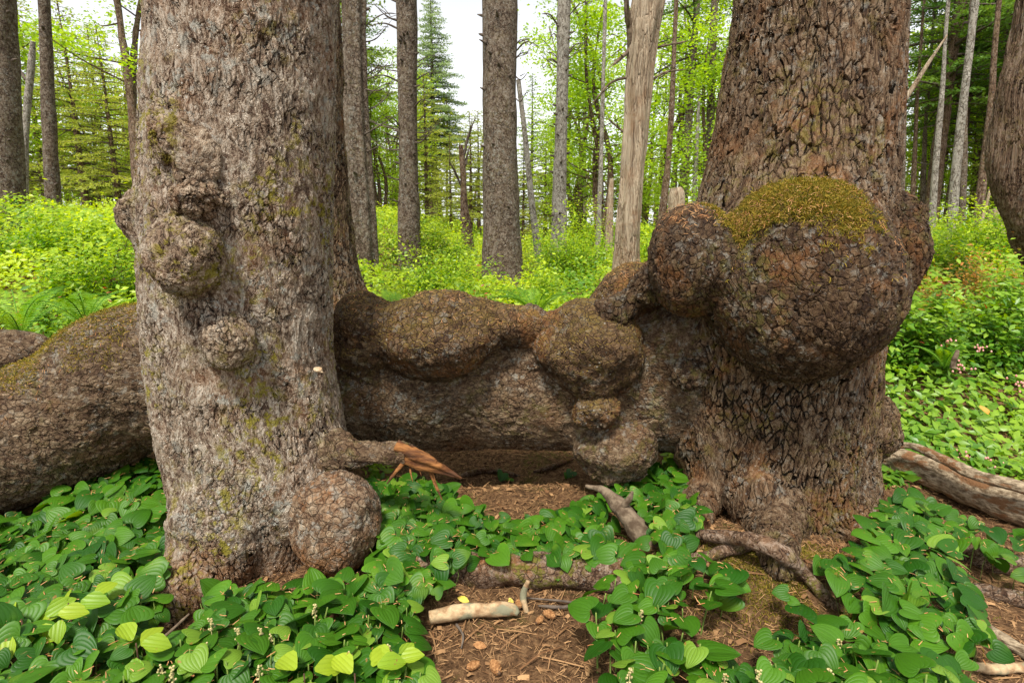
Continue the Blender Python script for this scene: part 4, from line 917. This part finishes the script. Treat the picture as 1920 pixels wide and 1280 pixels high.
# ------------------------------------------------------------ shrub layer (one mass of small leaves)
def shrub_h(x, y):
    p = np.stack([x, y, x * 0], 1)
    return (.33 + .15 * vn(p * .9, 61) + .16 * vn(p * 2.2, 62) + .09 * vn(p * 5, 63)) * S((y - 2.7) / .8) * (.55 + .45 * S((y - 3.2) / 2))
def shrubs(name, n, y0, y1, mat, smin, label, sel=None, tiltn=.45, dep=.22, T=None, seed=1, grow=9.):
    rg = np.random.default_rng(seed); Y = y0 * np.exp(rg.random(n) * math.log(y1 / y0)); X = Y * rg.uniform(-1.12, 1.22, n)
    if sel is not None: k = sel(X, Y); X, Y = X[k], Y[k]
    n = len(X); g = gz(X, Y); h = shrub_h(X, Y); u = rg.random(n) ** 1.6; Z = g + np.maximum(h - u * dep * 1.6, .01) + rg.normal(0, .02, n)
    e = .08
    gxn = (gz(X + e, Y) + shrub_h(X + e, Y) - g - h) / e; gyn = (gz(X, Y + e) + shrub_h(X, Y + e) - g - h) / e
    N = np.stack([-gxn * .7, -gyn * .7 - .25, np.ones(n)], 1) + rg.normal(0, tiltn, (n, 3)); A = rdir(n, rg) + np.array([0, 0, .25]) * rg.random((n, 1))
    sc = smin * np.maximum(1, Y / grow) * rg.uniform(.6, 1.25, n)
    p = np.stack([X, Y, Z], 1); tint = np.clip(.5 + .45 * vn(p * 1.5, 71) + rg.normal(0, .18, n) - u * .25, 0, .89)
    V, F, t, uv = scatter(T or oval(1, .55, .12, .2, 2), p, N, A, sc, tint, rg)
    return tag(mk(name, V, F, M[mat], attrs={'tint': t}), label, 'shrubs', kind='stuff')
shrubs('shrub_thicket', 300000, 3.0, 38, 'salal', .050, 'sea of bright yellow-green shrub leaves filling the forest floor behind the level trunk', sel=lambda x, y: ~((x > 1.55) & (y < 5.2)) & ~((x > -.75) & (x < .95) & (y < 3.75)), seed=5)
shrubs('shrub_thicket', 42000, 2.35, 5.4, 'salal_near', .062, 'leafy green shrubs with some red leaves on the bank right of the burled giants', sel=lambda x, y: (x > 1.5 + .0 * y) & (x < 5) & (y > 2.55 - .15 * (x - 1.5)), seed=6, tiltn=.4)

# ------------------------------------------------------------ background trees
def spray_branch(P0, d, L, rg, bl=.07, step=.10, droop=.35, fan=.45):
    """flat fan of blades along a limb: returns points, normals, axes, limb polyline"""
    n = max(4, int(L / step)); t = np.linspace(.12, 1, n); up = np.array([0, 0, 1.])
    C = P0 + d * (L * t)[:, None] + up * (-(droop * L) * t ** 1.6 + .12 * L * t ** 3)[:, None]
    side = np.cross(d, up); side /= np.linalg.norm(side) + 1e-9; Ps = []; As = []
    for k in range(n):
        tl = L * fan * (1 - .75 * t[k]) * rg.uniform(.6, 1.1) * min(1, t[k] * 3)
        for sg in (-1, 1):
            a = d * .75 + side * sg * rg.uniform(.7, 1.1) + up * rg.uniform(-.35, .05); a /= np.linalg.norm(a); q = max(2, int(tl / (bl * .55)))
            s_ = np.linspace(.1, 1, q)[:, None] * tl; Pq = C[k] + a * s_ + up * (-.25 * s_ ** 2) + rg.normal(0, .012, (q, 3)); Ps.append(Pq)
            As.append(a + rg.normal(0, .45, (q, 3)))
    P = np.vstack(Ps); A = np.vstack(As); N = np.tile(up, (len(P), 1)) + rg.normal(0, .45, (len(P), 3)); return P, N, A, C
def conifer_proto(name, Ht, R0, zlow, nb, mat, seed, Lmax=2.2, bl=.08, shape=1.0, trunk='far', dead=10, gaps=.0):
    rg = np.random.default_rng(seed); root = thing(name, (0, 0, 0), 'x', 'tree'); rg2 = rg
    cx = rg.normal(0, .15, 3)
    V, F = tube([[0, 0, -.3, R0 * 1.2], [cx[0] * .3, 0, Ht * .3, R0 * .85], [cx[1] * .4, 0, Ht * .7, R0 * .45], [0, 0, Ht, .012]], 14, 50, lump(seed, R0 * .12, 3)); mk('trunk', V, F, M[trunk], root)
    Ps = []; Ns = []; As = []; br = []; tn = []
    for k in range(nb):
        z = zlow + (Ht - zlow) * (k + rg.random()) / nb; f = (z - zlow) / (Ht - zlow)
        L = Lmax * ((1 - f) ** shape * .95 + .07) * rg.uniform(.6, 1.15) * min(1, .55 + f * 4)
        if rg.random() < gaps: continue
        a = k * 2.4 + rg.uniform(-.4, .4); d = np.array([math.cos(a), math.sin(a), rg.uniform(-.05, .3) + .25 * f]); d /= np.linalg.norm(d)
        P, N, A, C = spray_branch(np.array([0, 0, z]), d, L, rg, bl); Ps.append(P); Ns.append(N); As.append(A); tn.append(np.full(len(P), rg.random() * .6) + rg.random(len(P)) * .3)
        V, F = tube(np.hstack([np.vstack([[0, 0, z], C]), np.linspace(.02 * L, .004, len(C) + 1)[:, None]]), 4, 10); br.append((V, F))
    for k in range(dead):
        z = rg.uniform(zlow * .3, zlow + 1); a = rg.uniform(0, 6.28); L = rg.uniform(.4, 1.3); d = np.array([math.cos(a), math.sin(a), rg.uniform(-.3, .3)])
        V, F = tube([[0, 0, z, .018], [*(np.array([0, 0, z]) + d * L * .5), .011], [*(np.array([0, 0, z]) + d * L + [0, 0, rg.uniform(-.1, .2)]), .003]], 4, 8); br.append((V, F))
    V, F = joinm(br); mk('branches', V, F, M['twig'], root)
    P = np.vstack(Ps); V, F, t, uv = scatter(blade_t(1, .5), P, np.vstack(Ns), np.vstack(As), bl * rg.uniform(.7, 1.3, len(P)), np.clip(np.concatenate(tn), 0, .89), rg)
    mk('crown', V, F, M[mat], root, smooth=False, attrs={'tint': t}); return root
def broad_proto(name, Ht, R0, nb, mat, seed, Lmax=1.8, leaf=.075, nl=13000, zlow=.2, trunk='far_brown', forks=3, lean=0.):
    rg = np.random.default_rng(seed); root = thing(name, (0, 0, 0), 'x', 'tree'); wood = []; tips = []
    for f in range(forks):
        a = rg.uniform(0, 6.28); sp_ = .18 * Ht * (f > 0); top = np.array([lean * Ht + math.cos(a) * sp_, math.sin(a) * sp_, Ht * rg.uniform(.8, 1)])
        pts = np.array([[0, 0, -.3, R0], [*(top * [.15, .15, .3] + rg.normal(0, .12, 3)), R0 * .7], [*(top * [.5, .5, .6] + rg.normal(0, .18, 3)), R0 * .4], [*top, .012]])
        wood.append(tube(pts, 10, 40, lump(seed + f, R0 * .15, 4))); C = catmull(pts, 60)
        for k in range(nb):
            i = int(60 * (zlow + (1 - zlow) * (k + rg.random()) / nb)); i = min(i, 58); P0 = C[i, :3]; fz = i / 60
            d = rng_dir = rg.normal(0, 1, 3); d[2] = abs(d[2]) * .35 + .05; d /= np.linalg.norm(d); L = Lmax * (1.05 - .6 * fz) * rg.uniform(.5, 1.1)
            P1 = P0 + d * L * .5 + rg.normal(0, .07, 3); P2 = P0 + d * L + [0, 0, rg.uniform(-.15, .25)]; wood.append(tube([[*P0, .022 * (1.2 - fz)], [*P1, .012], [*P2, .003]], 4, 10)); 
            for q in range(5): u = rg.uniform(.35, 1.05); tips.append(((P0 + (P2 - P0) * u + rg.normal(0, .12, 3)), L))
    V, F = joinm(wood); mk('trunk', V, F, M[trunk], root)
    tp = np.array([t[0] for t in tips]); i = rg.integers(0, len(tp), nl); e = rg.normal(0, 1, (nl, 3)) * [.26, .26, .10]; P = tp[i] + e
    N = np.tile([0, 0, 1.], (nl, 1)) + rg.normal(0, .5, (nl, 3)); tn = rg.random(len(tp))[i] * .55 + rg.random(nl) * .34
    V, F, t, uv = scatter(oval(1, .62, .1, .15, 2), P, N, rdir(nl, rg) + [0, 0, -.2], leaf * rg.uniform(.6, 1.2, nl), tn, rg)
    mk('crown', V, F, M[mat], root, attrs={'tint': t}); return root
PR = {'pale': conifer_proto('spruce_tree', 7.5, .12, 1.2, 105, 'conifer_pale', 1, 2.0, .10, .6, 'far_brown'),
      'green': conifer_proto('spruce_tree', 11, .16, 2.0, 130, 'conifer', 2, 2.3, .11, .8),
      'dark': conifer_proto('spruce_tree', 13, .16, 3.2, 115, 'conifer_dark', 3, 2.6, .095, .7, 'far_brown'),
      'tall': conifer_proto('spruce_tree', 19, .28, 5.5, 240, 'conifer_grey', 4, 4.2, .18, .9, dead=30),
      'sparse': conifer_proto('spruce_tree', 10, .10, 3.5, 55, 'conifer_dark', 5, 1.7, .08, .5, dead=25, gaps=.3),
      'broad': broad_proto('alder_tree', 6.5, .09, 14, 'broad', 6),
      'broad2': broad_proto('alder_tree', 5.0, .07, 12, 'broad', 7, 1.6, .07, 12000, .12, forks=4),
      'branchy': broad_proto('alder_tree', 9, .11, 12, 'broad', 8, 2.0, .075, 9000, .35, forks=2, lean=-.25)}
pused = set()
def place(kind, px, Y, s, label, rot=0., zs=1., group=None):
    src = PR[kind]
    if kind in pused:
        o = src.copy(); col.objects.link(o)
        for ch in list(src.children): c2 = ch.copy(); col.objects.link(c2); c2.parent = o
    else: o = src; pused.add(kind)
    x = (px - 960) / FPX * Y / .99; o.location = (x, Y, float(gz(x, Y))); o.rotation_euler = (0, 0, rot); o.scale = (s, s, s * zs)
    tag(o, label, 'tree', group); return o
TR = [
 ('pale', 190, 15, .72, 'layered yellow-green spruce in the left gap, nearest the grey giant'), ('pale', 120, 18, .85, 'yellow-green spruce seen right of the second left-edge trunk'), ('pale', 235, 19, .8, 'yellow-green spruce touching the left side of the grey giant'),
 ('branchy', 290, 11, 1.0, 'tall leafy tree leaning left out of the grey giant\'s left side'), ('broad', 30, 15, 1.2, 'leafy green tree behind the left-edge trunk'), ('sparse', 205, 22, .6, 'thin sparse spruce far in the left gap'), ('green', 60, 24, .7, 'dim spruce between the two left-edge trunks'),
 ('tall', 822, 32, .62, 'tall pointed grey-green spruce rising against the white sky'), ('pale', 806, 20, .66, 'short yellow-topped spruce before the tall pointed one'), ('broad', 722, 19, .8, 'leafy tree left of the knotty medium trunk'), ('green', 700, 26, .7, 'green spruce behind the gap right of the slim ridged trunk'),
 ('pale', 885, 22, .62, 'yellow-green spruce at the left side of the widest middle trunk'), ('pale', 900, 27, .75, 'farther spruce just left of the widest middle trunk'), ('green', 995, 25, .62, 'green spruce just right of the widest middle trunk'), ('pale', 1020, 20, .5, 'low yellow-green spruce left of the lichened trunk'),
 ('sparse', 1090, 24, 1.0, 'sparse dark spruce behind the thin straight pole'), ('broad', 1120, 15, 1.1, 'bright broadleaf tree between the lichened trunk and the snag'), ('broad2', 1085, 18, 1.3, 'bright low broadleaf tree right of the lichened trunk'), ('broad', 1250, 17, 1.2, 'bright broadleaf tree right behind the barkless snag'),
 ('broad2', 1300, 13, 1.0, 'bright low broadleaf tree at the left side of the right giant'), ('sparse', 1268, 15, 1.1, 'sparse hanging-branched spruce right of the snag'), ('sparse', 1345, 16, 1.15, 'sparse dark spruce touching the left side of the right giant'), ('broad2', 1200, 21, 1.3, 'far bright broadleaf tree behind the snag'),
 ('dark', 1720, 15, 1.0, 'dark spruce crown nearest the right giant in the right gap'), ('dark', 1800, 18, 1.05, 'dark spruce crown in the middle of the right gap'), ('dark', 1870, 14, 1.0, 'dark spruce crown next to the curved cedar'), ('green', 1760, 22, 1.0, 'green spruce deep in the right gap'), ('broad', 1840, 24, 1.2, 'leafy tree deep behind the red-brown leaning trunk'), ('dark', 1950, 19, 1.1, 'dark spruce behind the curved cedar'), ('broad2', 1730, 19, 1.4, 'bright low leafy tree behind the pale slender trunk'),
 ('pale', 70, 21, .8, 'low yellow-green spruce between the two left-edge trunks'), ('pale', 160, 24, .95, 'farther yellow-green spruce low in the left gap'), ('broad2', 215, 17, 1.0, 'low bright broadleaf tree near the grey giant in the left gap'), ('pale', 250, 14, .6, 'small layered spruce beside the small left-edge burl'),
 ('broad2', 745, 23, 1.2, 'small broadleaf tree behind the knotty medium trunk'), ('pale', 850, 18, .42, 'small yellow-green spruce by the broken brown snag'), ('broad', 1040, 27, 1.0, 'distant broadleaf tree left of the lichened trunk'), ('pale', 980, 17, .42, 'low spruce beside the leaning pale pole'),
 ('pale', 1170, 16, .5, 'low yellow-green spruce directly behind the snag'), ('broad2', 1340, 22, 1.3, 'distant bright broadleaf tree close to the right giant'),
 ('dark', 1750, 16, .8, 'dense dark spruce between the two pale slender trunks'), ('dark', 1835, 20, .95, 'dark spruce crown behind the red-brown leaning trunk'), ('broad2', 1800, 16, 1.3, 'bright low leafy tree behind the white-blotched trunk'), ('broad2', 1880, 18, 1.4, 'bright low leafy tree left of the curved cedar'), ('pale', 1850, 15, .6, 'low yellow-green spruce at the foot of the right gap'), ('dark', 1700, 20, .9, 'dark spruce directly beside the right giant'),
 ('dark', 2080, 15, .9, 'dark spruce beyond the right edge of the curved cedar'), ('broad', 2250, 16, 1.2, 'leafy tree well right of the curved cedar'), ('green', -160, 16, .9, 'green spruce just outside the left edge'),
 ('green', 640, 17, 1.0, 'green spruce hidden mostly by the grey giant'), ('dark', 660, 23, 1.0, 'dark spruce behind the slim ridged trunk')]
for i, (k, px, Y, s_, lb) in enumerate(TR): place(k, px, Y, s_, lb, i * 1.7)
# far-off wood that reads as one mass
rg = np.random.default_rng(77); far = []; leaves = []
for i in range(130):
    Y = rg.uniform(27, 48); x = Y * rg.uniform(-1.1, 1.1); g = float(gz(x, Y)); gap = math.exp(-((x / Y + .0) / .10) ** 2) + math.exp(-((x / Y + .80) / .05) ** 2)
    h = rg.uniform(5, 9) * (1 - .45 * min(1, gap)) * (1.6 if x / Y > .65 else 1) ; r = rg.uniform(.05, .14); ln = rg.normal(0, .5)
    far.append(tube([[x, Y, g - .3, r], [x + ln * .5, Y, g + h * .5, r * .7], [x + ln, Y, g + h, .02]], 7, 12))
    for k in range(26):
        z = g + h * (.18 + .82 * (k + rg.random()) / 26); a = rg.uniform(0, 6.28); L = (1.25 - .9 * (z - g) / h) * rg.uniform(.6, 1.5); d = np.array([math.cos(a), math.sin(a), -.1])
        q = int(22 * L) + 6; P = np.array([x + ln * (z - g) / h, Y, z]) + d * (rg.random((q, 1)) ** .7 * L) + rg.normal(0, 1, (q, 3)) * [.22, .22, .08]
        leaves.append((P, np.full(q, rg.random() * .6) + rg.random(q) * .28))
V, F = joinm(far); tag(mk('distant_trunks', V, F, M['far_brown']), 'many thin far-off trunks of the wood behind the shrubs', 'woods', kind='stuff')
P = np.vstack([l[0] for l in leaves]); n = len(P)
V, F, t, uv = scatter(blade_t(1, .4), P, np.tile([0, 0, 1.], (n, 1)) + rg.normal(0, .5, (n, 3)), rdir(n, rg), rg.uniform(.16, .34, n), np.clip(np.concatenate([l[1] for l in leaves]), 0, .89), rg)
tag(mk('distant_foliage', V, F, M['conifer_pale'], smooth=False, attrs={'tint': t}), 'pale green mass of far-off foliage closing the view', 'woods', kind='stuff')

# ------------------------------------------------------------ reddish bush on the right bank
def small_bush(name, base, rad, n, L, mat, label, seed, tint=None):
    rg = np.random.default_rng(seed); root = thing(name, base, label, 'shrub'); B = np.array(base); st = []; tp = []
    for k in range(22):
        d = rg.normal(0, 1, 3) * [1, .7, .25]; d[2] = abs(d[2]) + .35; T = B + d / np.linalg.norm(d) * np.array(rad) * rg.uniform(.7, 1.05); st.append(tube([[*B, .005], [*((B + T) / 2 + rg.normal(0, .03, 3)), .003], [*T, .001]], 4, 8))
        for u in np.linspace(.45, 1, 8): tp.append(B * (1 - u) + T * u)
    V, F = joinm(st); mk('stems', V, F, M['stem'], root); tp = np.array(tp); i = rg.integers(0, len(tp), n)
    P = tp[i] + rg.normal(0, 1, (n, 3)) * np.array(rad) * .12; N = np.tile([0, -.2, 1.], (n, 1)) + rg.normal(0, .45, (n, 3))
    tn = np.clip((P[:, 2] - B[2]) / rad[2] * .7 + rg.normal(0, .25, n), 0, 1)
    V, F, t, uv = scatter(oval(1, .5, .1, .1, 2), P, N, rdir(n, rg), L * rg.uniform(.6, 1.2, n), tn, rg); mk('foliage', V, F, M[mat], root, attrs={'tint': t}); return root
P = at(1800, 590, 4.3); P[2] = gz(P[0], P[1]); small_bush('huckleberry_bush', P, (.75, .4, .62), 6500, .028, 'red_shrub', 'huckleberry bush with orange-red young leaves on the right bank', 3)
P = at(1760, 520, 5.4); P[2] = gz(P[0], P[1]); small_bush('huckleberry_bush', P, (.5, .4, .55), 3000, .03, 'red_shrub', 'smaller reddish bush behind the orange-red one near the right giant', 4)
P = at(1745, 470, 5.6); P[2] = gz(P[0], P[1]); small_bush('leafy_bush', P, (.45, .4, .8), 4200, .045, 'salal', 'bright yellow-green bush rising beside the right giant\'s side burl', 5)
P = at(60, 400, 5.2); P[2] = gz(P[0], P[1]); small_bush('leafy_bush', P, (.9, .5, .65), 7000, .045, 'salal', 'bright green bush mounding up at the left edge of the shrubs', 6)
for i, (px, py, Y) in enumerate(((1780, 640, 3.3), (1840, 655, 3.3), (1915, 720, 2.9), (1800, 690, 3.0), (1850, 870, 2.65), (1810, 850, 2.7))):
    P = at(px, py, Y); rg = np.random.default_rng(i); c = [ellip(P + rg.normal(0, .02, 3), (.006, .006, .008), 1, seed=q) for q in range(12)]; V, F = joinm(c)
    tag(mk('pink_flowers', V, F, M['pink'], origin=[float(v) for v in P]), ('cluster of tiny pink flowers %s' % ('left of the short brown stub', 'just above the short brown stub', 'at the right photo edge', 'below the short brown stub', 'near the old log, right one', 'near the old log, left one')[i]), 'flowers')
fallen_leaf(1852, 776, .06, 'oleaf', 'round orange leaf caught in the shrubs above the old log', .45)

for i, (px, Y, rx, hz_, mt, lb) in enumerate(((720, 4.6, .4, .5, 'salal', 'bright bush just right of the flared brown roots'), (850, 6.2, .5, .7, 'salal', 'bright bush in front of the broken brown snag'), (880, 4.4, .4, .36, 'salal_near', 'darker green bush at the left foot of the widest middle trunk'), (1010, 5.4, .45, .45, 'salal', 'bright bush right of the widest middle trunk'),
    (1090, 4.2, .35, .40, 'salal_near', 'darker green bush above the pinched right end of the burl chain'), (1075, 8., .7, .9, 'salal', 'tall bright bush between the lichened trunk and the snag'), (200, 4.4, .5, .55, 'salal', 'bright bush beside the small left-edge burl'), (130, 3.7, .4, .35, 'salal_near', 'darker bush right above the left ferns'),
    (800, 9., .8, .9, 'salal', 'tall bright bush right of the knotty medium trunk'), (1220, 7., .5, .7, 'salal', 'bright bush between the snag and the tall left burl'), (1830, 6.5, .7, .8, 'salal', 'bright bush behind the huckleberry'), (1900, 3.6, .4, .5, 'salal_near', 'green bush at the right edge above the old log'), (1730, 3.5, .3, .42, 'salal_near', 'green bush tucked against the right giant'))):
    P = at(px, 600, Y); P[2] = gz(P[0], P[1]); small_bush('leafy_bush', P, (rx, rx * .7, hz_ + .25), int(5200 * rx / .5), .042 if Y > 4 else .05, mt, lb, 40 + i)
